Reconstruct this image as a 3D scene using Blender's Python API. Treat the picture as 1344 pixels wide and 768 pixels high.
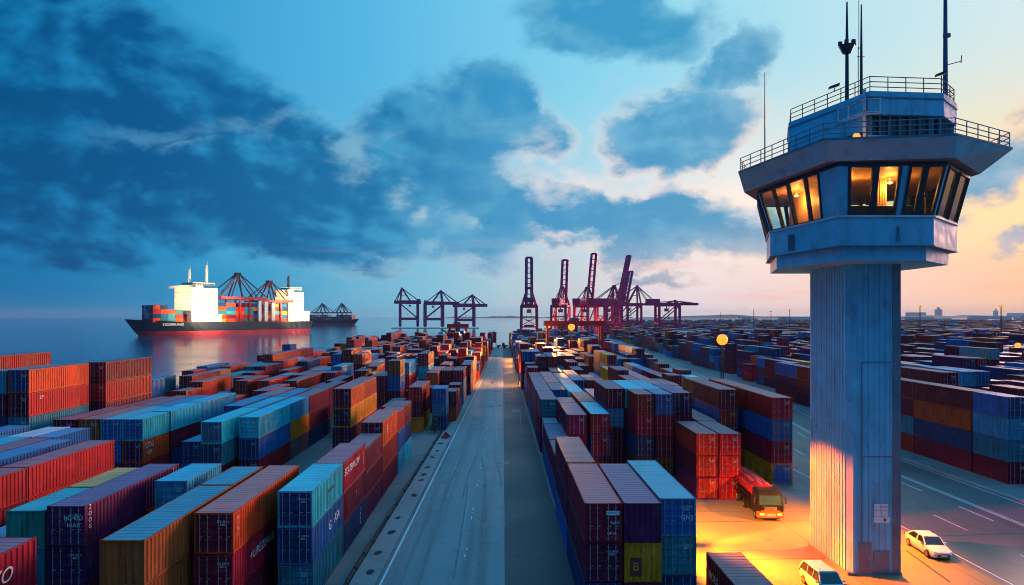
import bpy, bmesh, math, random
import numpy as np
from mathutils import Vector, Matrix, Euler

# ---------------------------------------------------------------- scene, camera, exposure
S = bpy.context.scene
COL = S.collection
for o in list(bpy.data.objects):
    bpy.data.objects.remove(o)
R = math.radians
CAM_H = 20.0
cam_d = bpy.data.cameras.new('camera')
cam_d.sensor_width = 36.0
cam_d.lens = 24.107
cam_d.shift_x = 12.0 / 1344
cam_d.shift_y = 31.0 / 1344
cam_d.clip_start = 0.5
cam_d.clip_end = 40000
cam = bpy.data.objects.new('camera', cam_d)
COL.objects.link(cam)
cam.location = (0, 0, CAM_H)
cam.rotation_euler = (R(90), 0, 0)
S.camera = cam
S.view_settings.view_transform = 'Standard'
S.view_settings.look = 'None'
S.view_settings.exposure = 0.1
S.view_settings.gamma = 1.0
S.view_settings.use_curve_mapping = False
S.render.engine = 'CYCLES'
S.cycles.use_denoising = True
S.cycles.max_bounces = 6
S.cycles.diffuse_bounces = 3
S.cycles.glossy_bounces = 3
S.cycles.transmission_bounces = 4
S.cycles.transparent_max_bounces = 12
S.cycles.volume_bounces = 0
S.cycles.filter_width = 1.05
S.cycles.sample_clamp_indirect = 4.0
S.cycles.caustics_reflective = False
S.cycles.caustics_refractive = False


def s2l(*c):
    out = []
    for v in c:
        v = v / 255.0
        out.append(v / 12.92 if v <= 0.04045 else ((v + 0.055) / 1.055) ** 2.4)
    return tuple(out)


# ---------------------------------------------------------------- sky
def direction(px, py):
    """azimuth and elevation of a spot in the sky"""
    x, z = (px - 660) / 900.0, (415 - py) / 900.0
    return math.atan2(x, 1.0), math.atan2(z, math.sqrt(1 + x * x))


SUN_AZ, SUN_EL = R(45), R(9)      # low afterglow on the right
W = bpy.data.worlds.new('World')
S.world = W
W.use_nodes = True
nt = W.node_tree
nt.nodes.clear()


class NG:
    """small helper that wires nodes"""
    def __init__(self, tree):
        self.t = tree

    def n(self, typ, **kw):
        nd = self.t.nodes.new(typ)
        for k, v in kw.items():
            setattr(nd, k, v)
        return nd

    def put(self, sock, v):
        if hasattr(v, 'is_output') or isinstance(v, bpy.types.NodeSocket):
            self.t.links.new(v, sock)
        else:
            sock.default_value = v

    def math(self, op, a, b=0.0, c=None, clamp=False):
        nd = self.n('ShaderNodeMath', operation=op)
        nd.use_clamp = clamp
        self.put(nd.inputs[0], a)
        self.put(nd.inputs[1], b)
        if c is not None:
            self.put(nd.inputs[2], c)
        return nd.outputs[0]

    def vmath(self, op, a, b=(0, 0, 0)):
        nd = self.n('ShaderNodeVectorMath', operation=op)
        self.put(nd.inputs[0], a)
        if op == 'SCALE':
            self.put(nd.inputs[3], b)
        else:
            self.put(nd.inputs[1], b)
        return nd.outputs[0]

    def comb(self, x, y, z):
        nd = self.n('ShaderNodeCombineXYZ')
        for i, v in enumerate((x, y, z)):
            self.put(nd.inputs[i], v)
        return nd.outputs[0]

    def sep(self, v):
        nd = self.n('ShaderNodeSeparateXYZ')
        self.put(nd.inputs[0], v)
        return nd.outputs

    def smooth(self, v, a, b):
        nd = self.n('ShaderNodeMapRange', interpolation_type='SMOOTHSTEP')
        self.put(nd.inputs['Value'], v)
        nd.inputs['From Min'].default_value = a
        nd.inputs['From Max'].default_value = b
        return nd.outputs[0]

    def remap(self, v, a, b, c, d):
        nd = self.n('ShaderNodeMapRange')
        self.put(nd.inputs['Value'], v)
        for k, x in zip(('From Min', 'From Max', 'To Min', 'To Max'), (a, b, c, d)):
            nd.inputs[k].default_value = x
        return nd.outputs[0]

    def mix(self, f, a, b, blend='MIX'):
        nd = self.n('ShaderNodeMix', data_type='RGBA', blend_type=blend)
        self.put(nd.inputs[0], f)
        self.put(nd.inputs[6], a if not isinstance(a, tuple) else (*a[:3], 1))
        self.put(nd.inputs[7], b if not isinstance(b, tuple) else (*b[:3], 1))
        return nd.outputs[2]

    def noise(self, vec, scale, detail=3, rough=0.5, dist=0.0):
        nd = self.n('ShaderNodeTexNoise')
        if vec is not None:
            self.put(nd.inputs['Vector'], vec)
        nd.inputs['Scale'].default_value = scale
        nd.inputs['Detail'].default_value = detail
        nd.inputs['Roughness'].default_value = rough
        nd.inputs['Distortion'].default_value = dist
        return nd.outputs['Fac'], nd.outputs['Color']

    def ramp(self, f, stops, mode='LINEAR'):
        nd = self.n('ShaderNodeValToRGB')
        cr = nd.color_ramp
        cr.interpolation = mode
        while len(cr.elements) < len(stops):
            cr.elements.new(0.5)
        for e, (p, c) in zip(cr.elements, stops):
            e.position = p
            e.color = (*c[:3], 1)
        self.put(nd.inputs[0], f)
        return nd.outputs[0]

    def mapping(self, v, loc, rot, sc, typ='TEXTURE'):
        nd = self.n('ShaderNodeMapping', vector_type=typ)
        self.put(nd.inputs['Vector'], v)
        nd.inputs['Location'].default_value = loc
        nd.inputs['Rotation'].default_value = rot
        nd.inputs['Scale'].default_value = sc
        return nd.outputs[0]


g = NG(nt)
tc = g.n('ShaderNodeTexCoord')
dx, dy, dz = g.sep(tc.outputs['Generated'])
az = g.math('ARCTAN2', dx, dy)
el = g.math('ARCSINE', dz)
aze = g.comb(az, el, 0.0)


def pz(px):
    return (math.atan2(px - 660, 900) + math.pi) / (2 * math.pi)


azn = g.math('DIVIDE', g.math('ADD', az, math.pi), 2 * math.pi)
BEHIND = s2l(18, 98, 165)
low = g.ramp(azn, [(0.0, BEHIND), (pz(-200), s2l(0, 96, 152)), (pz(60), s2l(2, 112, 166)), (pz(330), s2l(42, 150, 196)),
                   (pz(560), s2l(125, 190, 214)), (pz(720), s2l(185, 203, 212)), (pz(900), s2l(236, 220, 222)),
                   (pz(1200), s2l(253, 206, 186)), (pz(1400), s2l(255, 196, 150)), (0.78, s2l(170, 150, 150)), (0.9, BEHIND)])
mid = g.ramp(azn, [(0.0, BEHIND), (pz(-200), s2l(0, 105, 165)), (pz(200), s2l(50, 150, 200)), (pz(560), s2l(110, 185, 215)),
                   (pz(760), s2l(185, 213, 224)), (pz(960), s2l(250, 236, 226)), (pz(1190), s2l(255, 230, 176)),
                   (pz(1344), s2l(255, 222, 166)), (0.70, s2l(240, 205, 165)), (0.80, s2l(120, 165, 190)), (0.9, BEHIND)])
high = g.ramp(azn, [(0.0, BEHIND), (pz(-200), s2l(0, 105, 165)), (pz(100), s2l(30, 135, 190)), (pz(480), s2l(82, 176, 220)),
                    (pz(760), s2l(128, 204, 230)), (pz(1000), s2l(165, 217, 232)), (pz(1320), s2l(205, 227, 230)),
                    (0.75, s2l(150, 205, 225)), (0.9, BEHIND)])
zen = (0.06, 0.42, 0.86)
clear = g.mix(g.smooth(el, 0.035, 0.125), low, mid)
clear = g.mix(g.smooth(el, 0.11, 0.36), clear, high)
clear = g.mix(g.smooth(el, 0.45, 0.9), clear, zen)
# dusk light of the physical sky joins in softly
nis = g.n('ShaderNodeTexSky', sky_type='NISHITA')
nis.sun_disc = False
nis.sun_elevation = R(1.0)
nis.sun_rotation = SUN_AZ
nis.dust_density = 2.0
nis.ozone_density = 4.0
clear = g.mix(1.0, clear, g.vmath('SCALE', nis.outputs[0], 0.05 * 0.25), 'ADD')

# clouds: banks placed by direction, broken up by noise
wf, wc = g.noise(g.mapping(aze, (0, 0, 0), (0, 0, 0), (1, 1.5, 1), 'POINT'), 5.0, 5, 0.55)
warp = g.vmath('SCALE', g.vmath('SUBTRACT', wc, (0.5, 0.5, 0.5)), 0.15)
wf2, wc2 = g.noise(g.mapping(aze, (4, 2, 0), (0, 0, 0), (1, 1.4, 1), 'POINT'), 22.0, 6, 0.6)
warp2 = g.vmath('SCALE', g.vmath('SUBTRACT', wc2, (0.5, 0.5, 0.5)), 0.05)
cpos = g.vmath('ADD', g.vmath('ADD', aze, warp), warp2)
BANKS = [  # px, py, rx, ry, tilt, weight
    (60, 120, 330, 130, -10, 1.2), (250, 150, 260, 115, -28, 1.2), (100, 235, 420, 75, -3, 1.1), (330, 225, 230, 75, -20, 1.0),
    (420, 285, 300, 55, -6, 0.9), (150, 300, 420, 45, 0, 0.8),
    (590, 190, 125, 95, 22, 0.95), (620, 262, 170, 50, -8, 1.0), (655, 150, 70, 70, 10, 0.8), (462, 225, 110, 62, -34, 0.75), (500, 150, 60, 40, 30, 0.45),
    (810, 18, 150, 55, -8, 1.15), (968, 68, 80, 34, 24, 0.95), (888, 172, 112, 62, 14, 1.3), (790, 292, 330, 46, -7, 1.15),
    (720, 190, 45, 28, 0, 0.55), (960, 300, 150, 34, -5, 0.85), (688, 147, 24, 15, 0, 0.8),
    (1300, 235, 110, 42, 30, 1.1), (1345, 320, 55, 12, 0, 0.7), (860, 362, 110, 13, -6, 0.55), (1200, 300, 120, 14, 0, 0.3), (500, 345, 90, 16, 0, 0.35),
    (-500, 150, 500, 160, 0, 1.0), (1900, 160, 380, 90, 10, 0.8),
]
tot = None
for bx_, by_, rx, ry, tl, wt in BANKS:
    a0, e0 = direction(bx_, by_)
    k = 1 / (1 + ((bx_ - 660) / 900.0) ** 2)
    m = g.mapping(cpos, (a0, e0, 0), (0, 0, R(tl)), (rx * 1.22 / 900 * max(k, .45), ry * 1.22 / 900 * math.sqrt(max(k, .3)), 1))
    gr = g.n('ShaderNodeTexGradient', gradient_type='SPHERICAL')
    nt.links.new(m, gr.inputs[0])
    v = g.math('MULTIPLY', gr.outputs['Fac'], wt)
    tot = v if tot is None else g.math('MAXIMUM', tot, g.math('ADD', g.math('MULTIPLY', tot, 0.45), v))
fb, _ = g.noise(g.mapping(aze, (7, 1, 0), (0, 0, R(8)), (1, 1.45, 1), 'POINT'), 8.5, 12, 0.55, 0.25)
fbs, _ = g.noise(g.mapping(aze, (7.016, 1.020, 0), (0, 0, R(8)), (1, 1.45, 1), 'POINT'), 8.5, 12, 0.55, 0.25)
fb2, _ = g.noise(g.mapping(aze, (2, 9, 0), (0, 0, R(-20)), (1, 2.7, 1), 'POINT'), 4.2, 8, 0.56, 0.25)
dens = g.math('ADD', tot, g.math('MULTIPLY', g.math('SUBTRACT', fb, 0.5), 1.15))
dens = g.math('ADD', dens, g.math('MULTIPLY', g.math('SUBTRACT', fb2, 0.5), 0.55))
edge = g.smooth(dens, 0.06, 0.34)
core = g.smooth(dens, 0.14, 0.56)
relief = g.math('MULTIPLY', g.math('SUBTRACT', fb, fbs), 2.4)
glow_w = g.ramp(azn, [(pz(250), (0.0,) * 3), (pz(560), (0.35,) * 3), (pz(760), (0.8,) * 3), (pz(1200), (0.85,) * 3), (0.8, (0.2,) * 3)])
edge_c = g.ramp(azn, [(pz(300), s2l(90, 165, 200)), (pz(620), s2l(190, 205, 215)), (pz(850), s2l(252, 232, 222)), (pz(1344), s2l(250, 205, 170))])
c_dark = g.ramp(azn, [(0.0, s2l(10, 95, 150)), (pz(-100), s2l(0, 72, 124)), (pz(200), s2l(0, 78, 134)), (pz(480), s2l(6, 104, 158)), (pz(660), s2l(46, 142, 192)),
                      (pz(880), s2l(50, 146, 192)), (pz(1300), s2l(112, 166, 198)), (0.85, s2l(0, 90, 150))])
c_lite = g.ramp(azn, [(0.0, s2l(20, 120, 175)), (pz(-100), s2l(4, 110, 168)), (pz(200), s2l(34, 138, 190)), (pz(480), s2l(48, 145, 192)), (pz(660), s2l(85, 160, 198)),
                      (pz(880), s2l(95, 172, 208)), (pz(1300), s2l(160, 188, 208)), (0.85, s2l(10, 115, 175))])
cv = g.math('ADD', g.math('MULTIPLY', g.math('SUBTRACT', fb2, 0.5), 1.3), relief)
cv = g.math('SUBTRACT', cv, g.math('MULTIPLY', g.math('SUBTRACT', dens, 0.6), 0.35))
cloud = g.mix(g.smooth(cv, -0.28, 0.36), c_dark, c_lite)
# warm underlight where banks come close to the afterglow
warm = g.math('MULTIPLY', g.smooth(el, 0.14, 0.03), g.smooth(az, -0.05, 0.5))
cloud = g.mix(g.math('MULTIPLY', warm, 0.75), cloud, s2l(246, 190, 172))
glow_w = g.math('MULTIPLY', glow_w, g.smooth(el, 0.36, 0.20))
sky = g.mix(g.math('MULTIPLY', edge, glow_w), clear, edge_c)
sky = g.mix(g.math('MULTIPLY', core, 0.94), sky, cloud)
# torn bright openings in the banks
opn, _ = g.noise(g.mapping(aze, (5, 3, 0), (0, 0, R(-20)), (1, 2.2, 1), 'POINT'), 26.0, 8, 0.62, 0.3)
tot2 = None
for bx_, by_, rx, ry, tl, wt in ((195, 192, 80, 16, 12, 1.0), (265, 205, 40, 10, 20, .8), (452, 205, 26, 46, -20, 1.0), (520, 262, 26, 20, 20, .7), (560, 290, 22, 16, 40, .9), (330, 160, 120, 14, 20, .6),
                                 (755, 240, 50, 26, 10, 1.0), (975, 262, 60, 30, 0, 1.0), (900, 262, 60, 14, 0, .8), (700, 205, 26, 30, 0, .6), (488, 348, 50, 9, 2, .9), (740, 312, 40, 7, 0, .9)):
    a0, e0 = direction(bx_, by_)
    k = 1 / (1 + ((bx_ - 660) / 900.0) ** 2)
    m = g.mapping(cpos, (a0, e0, 0), (0, 0, R(tl)), (rx * 1.7 / 900 * k, ry * 1.7 / 900 * math.sqrt(k), 1))
    gr = g.n('ShaderNodeTexGradient', gradient_type='SPHERICAL')
    nt.links.new(m, gr.inputs[0])
    v = g.math('MULTIPLY', gr.outputs['Fac'], wt)
    tot2 = v if tot2 is None else g.math('MAXIMUM', tot2, v)
opw = g.math('MULTIPLY', g.smooth(g.math('ADD', tot2, g.math('MULTIPLY', g.math('SUBTRACT', opn, 0.5), 1.25)), 0.10, 0.95), g.smooth(tot2, 0.0, 0.3))
op_c = g.ramp(azn, [(pz(150), s2l(58, 132, 180)), (pz(460), s2l(125, 182, 208)), (pz(720), s2l(225, 220, 222)), (pz(980), s2l(255, 236, 222))])
sky = g.mix(g.math('MULTIPLY', opw, 0.75), sky, op_c)
# thin streaks over the horizon
st, _ = g.noise(g.mapping(aze, (3, 5, 0), (0, 0, R(3)), (1.2, 14, 1), 'POINT'), 3.2, 5, 0.6, 0.2)
stw = g.math('MULTIPLY', g.smooth(st, 0.52, 0.72), g.math('MULTIPLY', g.smooth(el, 0.0, 0.03), g.smooth(el, 0.13, 0.06)))
st_c = g.ramp(azn, [(pz(100), s2l(10, 112, 165)), (pz(480), s2l(150, 180, 205)), (pz(900), s2l(244, 194, 182)), (pz(1344), s2l(240, 180, 150))])
sky = g.mix(g.math('MULTIPLY', stw, 0.5), sky, st_c)
bgn = g.n('ShaderNodeBackground')
nt.links.new(sky, bgn.inputs['Color'])
bgn.inputs['Strength'].default_value = 1.0
outw = g.n('ShaderNodeOutputWorld')
nt.links.new(bgn.outputs[0], outw.inputs['Surface'])
W.cycles.sampling_method = 'MANUAL'
W.cycles.sample_map_resolution = 1024

# ---------------------------------------------------------------- the afterglow as one low soft sun
sun_d = bpy.data.lights.new('sun', 'SUN')
sun_d.energy = 3.0
sun_d.angle = R(16)
sun_d.color = (1.0, 0.50, 0.40)
sun = bpy.data.objects.new('sun', sun_d)
COL.objects.link(sun)
sv = Vector((math.sin(SUN_AZ) * math.cos(SUN_EL), math.cos(SUN_AZ) * math.cos(SUN_EL), math.sin(SUN_EL)))
sun.rotation_euler = sv.to_track_quat('Z', 'Y').to_euler()

# ---------------------------------------------------------------- mesh and object helpers
class MB:
    """collects shapes and links them as ONE mesh object"""
    def __init__(self):
        self.v, self.f, self.m, self.c = [], [], [], []
        self.mi, self.col = 0, None

    def face(self, idx):
        self.f.append(idx)
        self.m.append(self.mi)
        self.c.append(self.col)

    def quad(self, a, b, c, d):
        n = len(self.v)
        self.v += [tuple(a), tuple(b), tuple(c), tuple(d)]
        self.face((n, n + 1, n + 2, n + 3))

    def poly(self, pts):
        n = len(self.v)
        self.v += [tuple(p) for p in pts]
        self.face(tuple(range(n, n + len(pts))))

    def hexa(self, p):
        """eight corners: bottom ring 0-3 counter-clockwise, top ring 4-7"""
        n = len(self.v)
        self.v += [tuple(q) for q in p]
        for q in ((3, 2, 1, 0), (4, 5, 6, 7), (0, 1, 5, 4), (1, 2, 6, 5), (2, 3, 7, 6), (3, 0, 4, 7)):
            self.face(tuple(n + i for i in q))

    def box(self, x0, x1, y0, y1, z0, z1):
        self.hexa([(x0, y0, z0), (x1, y0, z0), (x1, y1, z0), (x0, y1, z0), (x0, y0, z1), (x1, y0, z1), (x1, y1, z1), (x0, y1, z1)])

    def bar(self, a, b, w, h=None):
        """square bar from a to b"""
        a, b = Vector(a), Vector(b)
        h = w if h is None else h
        d = (b - a).normalized()
        up = Vector((0, 0, 1)) if abs(d.z) < 0.95 else Vector((0, 1, 0))
        s = d.cross(up).normalized() * (w / 2)
        u = s.cross(d).normalized() * (h / 2)
        self.hexa([a - s - u, a + s - u, b + s - u, b - s - u, a - s + u, a + s + u, b + s + u, b - s + u])

    def tube(self, pts, r, seg=8, cap=True):
        pts = [Vector(p) for p in pts]
        rs = r if isinstance(r, (list, tuple)) else [r] * len(pts)
        n0 = len(self.v)
        for i, p in enumerate(pts):
            d = (pts[min(i + 1, len(pts) - 1)] - pts[max(i - 1, 0)]).normalized()
            up = Vector((0, 0, 1)) if abs(d.z) < 0.9 else Vector((0, 1, 0))
            s = d.cross(up).normalized()
            u = s.cross(d).normalized()
            for k in range(seg):
                a = 2 * math.pi * k / seg
                self.v.append(tuple(p + s * math.cos(a) * rs[i] + u * math.sin(a) * rs[i]))
        for i in range(len(pts) - 1):
            for k in range(seg):
                a, b = n0 + i * seg + k, n0 + i * seg + (k + 1) % seg
                self.face((a, b, b + seg, a + seg))
        if cap:
            self.face(tuple(n0 + k for k in range(seg))[::-1])
            self.face(tuple(n0 + (len(pts) - 1) * seg + k for k in range(seg)))

    def loft(self, rings, cap0=False, cap1=False):
        n0, k = len(self.v), len(rings[0])
        for r_ in rings:
            self.v += [tuple(p) for p in r_]
        for i in range(len(rings) - 1):
            for j in range(k):
                a, b = n0 + i * k + j, n0 + i * k + (j + 1) % k
                self.face((a, b, b + k, a + k))
        if cap0:
            self.face(tuple(n0 + j for j in range(k))[::-1])
        if cap1:
            self.face(tuple(n0 + (len(rings) - 1) * k + j for j in range(k)))

    def ball(self, c, r, seg=10, rings=6, sz=1.0):
        rr = []
        for i in range(1, rings):
            t = math.pi * i / rings
            rr.append([(c[0] + r * math.sin(t) * math.cos(2 * math.pi * j / seg), c[1] + r * math.sin(t) * math.sin(2 * math.pi * j / seg), c[2] - sz * r * math.cos(t)) for j in range(seg)])
        self.loft(rr, True, True)

    def mesh(self, name, mats):
        me = bpy.data.meshes.new(name)
        me.from_pydata(self.v, [], self.f)
        for m in (mats if isinstance(mats, (list, tuple)) else [mats]):
            me.materials.append(m)
        me.polygons.foreach_set('material_index', self.m)
        if any(c is not None for c in self.c):
            at = me.color_attributes.new('Paint', 'FLOAT_COLOR', 'CORNER')
            data = []
            for p, c in zip(self.f, self.c):
                data += list((*(c or (1, 1, 1)), 1.0)) * len(p)
            at.data.foreach_set('color', data)
        me.update()
        return me

    def build(self, name, mats, parent=None, loc=(0, 0, 0), rz=0.0):
        return link(name, self.mesh(name, mats), parent, loc, rz)


def link(name, me, parent=None, loc=(0, 0, 0), rz=0.0, color=None):
    o = bpy.data.objects.new(name, me)
    COL.objects.link(o)
    o.location = loc
    o.rotation_euler = (0, 0, rz)
    if parent is not None:
        o.parent = parent
    if color is not None:
        o.color = (*color, 1)
    return o


def smooth(o, ang=35):
    o.data.polygons.foreach_set('use_smooth', [True] * len(o.data.polygons))
    try:
        o.data.set_sharp_from_angle(angle=R(ang))
    except Exception:
        pass
    return o


def tag(o, label=None, cat=None, group=None, kind=None):
    if label:
        o['label'] = label
    if cat:
        o['category'] = cat
    if group:
        o['group'] = group
    if kind:
        o['kind'] = kind
    return o


def thing(name, label, cat, loc=(0, 0, 0), rz=0.0, group=None):
    o = bpy.data.objects.new(name, None)
    COL.objects.link(o)
    o.location = loc
    o.rotation_euler = (0, 0, rz)
    return tag(o, label, cat, group)


def text_mesh(s, size, mat_, shear=0.0, extrude=0.004, sx=1.0):
    cu = bpy.data.curves.new('lettering', 'FONT')
    cu.body = s
    cu.size = size
    cu.shear = shear
    cu.extrude = extrude
    cu.align_x = 'CENTER'
    cu.align_y = 'CENTER'
    cu.resolution_u = 3
    ob = bpy.data.objects.new('lettering', cu)
    me = bpy.data.meshes.new_from_object(ob)
    bpy.data.objects.remove(ob)
    me.materials.clear()
    me.materials.append(mat_)
    if sx != 1.0:
        for v in me.vertices:
            v.co.x *= sx
    return me


def lettering(parent, s, size, mat_, loc, face='+X', shear=0.0, sx=1.0, vertical=False, name='lettering'):
    if vertical:
        s = '\n'.join(s)
    o = link(name, text_mesh(s, size, mat_, shear, sx=sx), parent, loc)
    o.rotation_euler = {'+X': (R(90), 0, R(90)), '-X': (R(90), 0, R(-90)), '-Y': (R(90), 0, 0), '+Y': (R(90), 0, R(180))}[face]
    return o


# ---------------------------------------------------------------- materials
MATS = {}


def mat(name, col, rough=0.6, metal=0.0, var=0.25, scale=0.6, bump=0.0, bscale=8.0, spec=0.5, emit=None, estr=0.0, coords='Object', dirt=None, dirt_amt=0.0, coat=0.0):
    if name in MATS:
        return MATS[name]
    m = bpy.data.materials.new(name)
    m.use_nodes = True
    t = m.node_tree
    b = t.nodes['Principled BSDF']
    h = NG(t)
    c = h.n('ShaderNodeTexCoord').outputs[coords]
    f, _ = h.noise(c, scale, 6, 0.6)
    v = h.remap(f, 0.3, 0.7, 1 - var, 1 + var)
    base = h.vmath('SCALE', h.comb(*col[:3]), v)
    if dirt is not None:
        df, _ = h.noise(h.mapping(c, (3, 1, 2), (0, 0, 0), (1, 1, 0.35), 'POINT'), scale * 2.3, 7, 0.65)
        base = h.mix(h.math('MULTIPLY', h.smooth(df, 0.48, 0.72), dirt_amt), base, dirt)
    t.links.new(base, b.inputs['Base Color'])
    rf, _ = h.noise(c, scale * 3, 4, 0.6)
    t.links.new(h.remap(rf, 0.3, 0.7, max(rough - 0.1, 0.02), min(rough + 0.12, 1)), b.inputs['Roughness'])
    b.inputs['Metallic'].default_value = metal
    b.inputs['Specular IOR Level'].default_value = spec
    b.inputs['Coat Weight'].default_value = coat
    if bump:
        bf, _ = h.noise(c, bscale, 5, 0.6)
        bn = h.n('ShaderNodeBump')
        bn.inputs['Strength'].default_value = bump
        bn.inputs['Distance'].default_value = 0.05
        t.links.new(bf, bn.inputs['Height'])
        t.links.new(bn.outputs[0], b.inputs['Normal'])
    if emit is not None:
        b.inputs['Emission Color'].default_value = (*emit, 1)
        b.inputs['Emission Strength'].default_value = estr
    MATS[name] = m
    return m


def container_paint(name, roof=False, mass=False):
    m = bpy.data.materials.new(name)
    m.use_nodes = True
    t = m.node_tree
    b = t.nodes['Principled BSDF']
    h = NG(t)
    if mass:
        base = h.n('ShaderNodeVertexColor', layer_name='Paint').outputs['Color']
        c = h.n('ShaderNodeNewGeometry').outputs['Position']
    else:
        oi = h.n('ShaderNodeObjectInfo')
        base = oi.outputs['Color']
        tcn = h.n('ShaderNodeTexCoord')
        c = h.vmath('ADD', tcn.outputs['Object'], h.vmath('SCALE', h.comb(oi.outputs['Random'], oi.outputs['Random'], oi.outputs['Random']), 90.0))
    big, _ = h.noise(c, 0.45, 5, 0.6)
    base = h.vmath('SCALE', base, h.remap(big, 0.3, 0.7, 0.78, 1.18))
    if roof:
        dust, _ = h.noise(c, 0.7, 6, 0.65)
        base = h.mix(h.remap(dust, 0.3, 0.7, 0.05, 0.26), base, (0.36, 0.35, 0.38))
        rs, _ = h.noise(c, 2.2, 7, 0.7)
        base = h.mix(h.math('MULTIPLY', h.smooth(rs, 0.60, 0.74), 0.55), base, (0.16, 0.07, 0.035))
    else:
        # rain streaks and rust blooms
        st, _ = h.noise(h.mapping(c, (0, 0, 0), (0, 0, 0), (2.6, 2.6, 0.22), 'POINT'), 1.6, 6, 0.65)
        base = h.mix(h.math('MULTIPLY', h.smooth(st, 0.46, 0.68), 0.62), base, (0.022, 0.016, 0.014))
        rs, _ = h.noise(c, 1.9, 8, 0.72)
        base = h.mix(h.math('MULTIPLY', h.smooth(rs, 0.59, 0.68), 0.75), base, (0.11, 0.035, 0.014))
        fd, _ = h.noise(c, 0.8, 4, 0.5)
        base = h.mix(h.math('MULTIPLY', h.smooth(fd, 0.52, 0.8), 0.07), base, (0.5, 0.48, 0.48))
    t.links.new(base, b.inputs['Base Color'])
    t.links.new(h.remap(big, 0.3, 0.7, 0.42, 0.62) if not roof else h.remap(big, 0.3, 0.7, 0.36, 0.6), b.inputs['Roughness'])
    b.inputs['Specular IOR Level'].default_value = 0.42 if roof else 0.16
    bf, _ = h.noise(c, 3.0, 4, 0.6)
    bn = h.n('ShaderNodeBump')
    bn.inputs['Strength'].default_value = 0.18
    bn.inputs['Distance'].default_value = 0.04
    t.links.new(bf, bn.inputs['Height'])
    t.links.new(bn.outputs[0], b.inputs['Normal'])
    MATS[name] = m
    return m


M_PAINT = container_paint('container_paint')
M_ROOF = container_paint('container_roof_paint', roof=True)
M_MASS = container_paint('stacked_paint', mass=True)
M_MASSR = container_paint('stacked_roof_paint', roof=True, mass=True)
M_GALV = mat('galvanised_bar', (0.36, 0.37, 0.39), 0.42, 0.6)
M_WHITE = mat('white_marking', (0.78, 0.78, 0.76), 0.5, var=0.12)
M_BLACKM = mat('dark_marking', (0.02, 0.03, 0.03), 0.5)
M_BROWNM = mat('red_brown_marking', (0.22, 0.02, 0.015), 0.5)
M_RUBBER = mat('rubber', (0.018, 0.018, 0.02), 0.75)
M_STEEL = mat('dark_steel', (0.045, 0.05, 0.06), 0.5, 0.3)
M_WSTEEL = mat('painted_rail', (0.16, 0.22, 0.26), 0.5, 0.1)

# ================================================================ the setting
def interp(y, tab):
    if y <= tab[0][0]:
        return tab[0][1]
    for (a, va), (b, vb) in zip(tab, tab[1:]):
        if y <= b:
            return va + (vb - va) * (y - a) / (b - a)
    return tab[-1][1]


ROAD_L = [(20, -9.9), (51, -9.24), (110, -8.3), (170, -7.4), (212, -6.6), (391, -5.2), (440, -5.0)]
ROAD_R = [(20, 5.75), (51, 5.5), (265, 4.1), (391, 3.5), (440, 3.4)]
HWY = [(0, 46.7), (100, 46.7), (190, 61), (375, 72), (600, 84), (1200, 120)]


def ground_mat(name, col, col2, tracks=0.0, joints=0.0, rough=0.7, tint=None):
    m = bpy.data.materials.new(name)
    m.use_nodes = True
    t = m.node_tree
    b = t.nodes['Principled BSDF']
    h = NG(t)
    p = h.n('ShaderNodeNewGeometry').outputs['Position']
    big, _ = h.noise(p, 0.06, 6, 0.6)
    base = h.mix(h.smooth(big, 0.35, 0.65), col, col2)
    fine, _ = h.noise(p, 3.5, 5, 0.7)
    base = h.vmath('SCALE', base, h.remap(fine, 0.3, 0.7, 0.85, 1.15))
    rg = h.remap(big, 0.3, 0.7, rough - 0.12, rough + 0.1)
    if tracks:
        tr, _ = h.noise(h.mapping(p, (0, 0, 0), (0, 0, 0), (0.55, 0.012, 1), 'POINT'), 1.0, 5, 0.6)
        base = h.mix(h.math('MULTIPLY', h.smooth(tr, 0.45, 0.7), tracks), base, tuple(c * 0.45 for c in col))
        tr2, _ = h.noise(h.mapping(p, (9, 0, 0), (0, 0, 0), (1.8, 0.02, 1), 'POINT'), 1.0, 5, 0.6)
        base = h.mix(h.math('MULTIPLY', h.smooth(tr2, 0.55, 0.72), tracks * 0.6), base, tuple(min(c * 1.5, .4) for c in col2))
    st, _ = h.noise(p, 0.35, 7, 0.65, 0.6)
    base = h.mix(h.math('MULTIPLY', h.smooth(st, 0.56, 0.7), 0.5), base, tuple(c * 0.4 for c in col))
    if joints:
        bt = h.n('ShaderNodeTexBrick')
        t.links.new(p, bt.inputs['Vector'])
        bt.offset = 0.0
        bt.inputs['Scale'].default_value = 1.0
        bt.inputs['Brick Width'].default_value = joints
        bt.inputs['Row Height'].default_value = joints * 1.3
        bt.inputs['Mortar Size'].default_value = 0.05
        bt.inputs['Mortar Smooth'].default_value = 0.3
        base = h.mix(h.math('MULTIPLY', bt.outputs['Fac'], 0.7), base, tuple(c * 0.25 for c in col))
    t.links.new(base, b.inputs['Base Color'])
    t.links.new(rg, b.inputs['Roughness'])
    b.inputs['Specular IOR Level'].default_value = 0.5
    bn = h.n('ShaderNodeBump')
    bn.inputs['Strength'].default_value = 0.25
    bn.inputs['Distance'].default_value = 0.03
    t.links.new(fine, bn.inputs['Height'])
    t.links.new(bn.outputs[0], b.inputs['Normal'])
    return m


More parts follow.
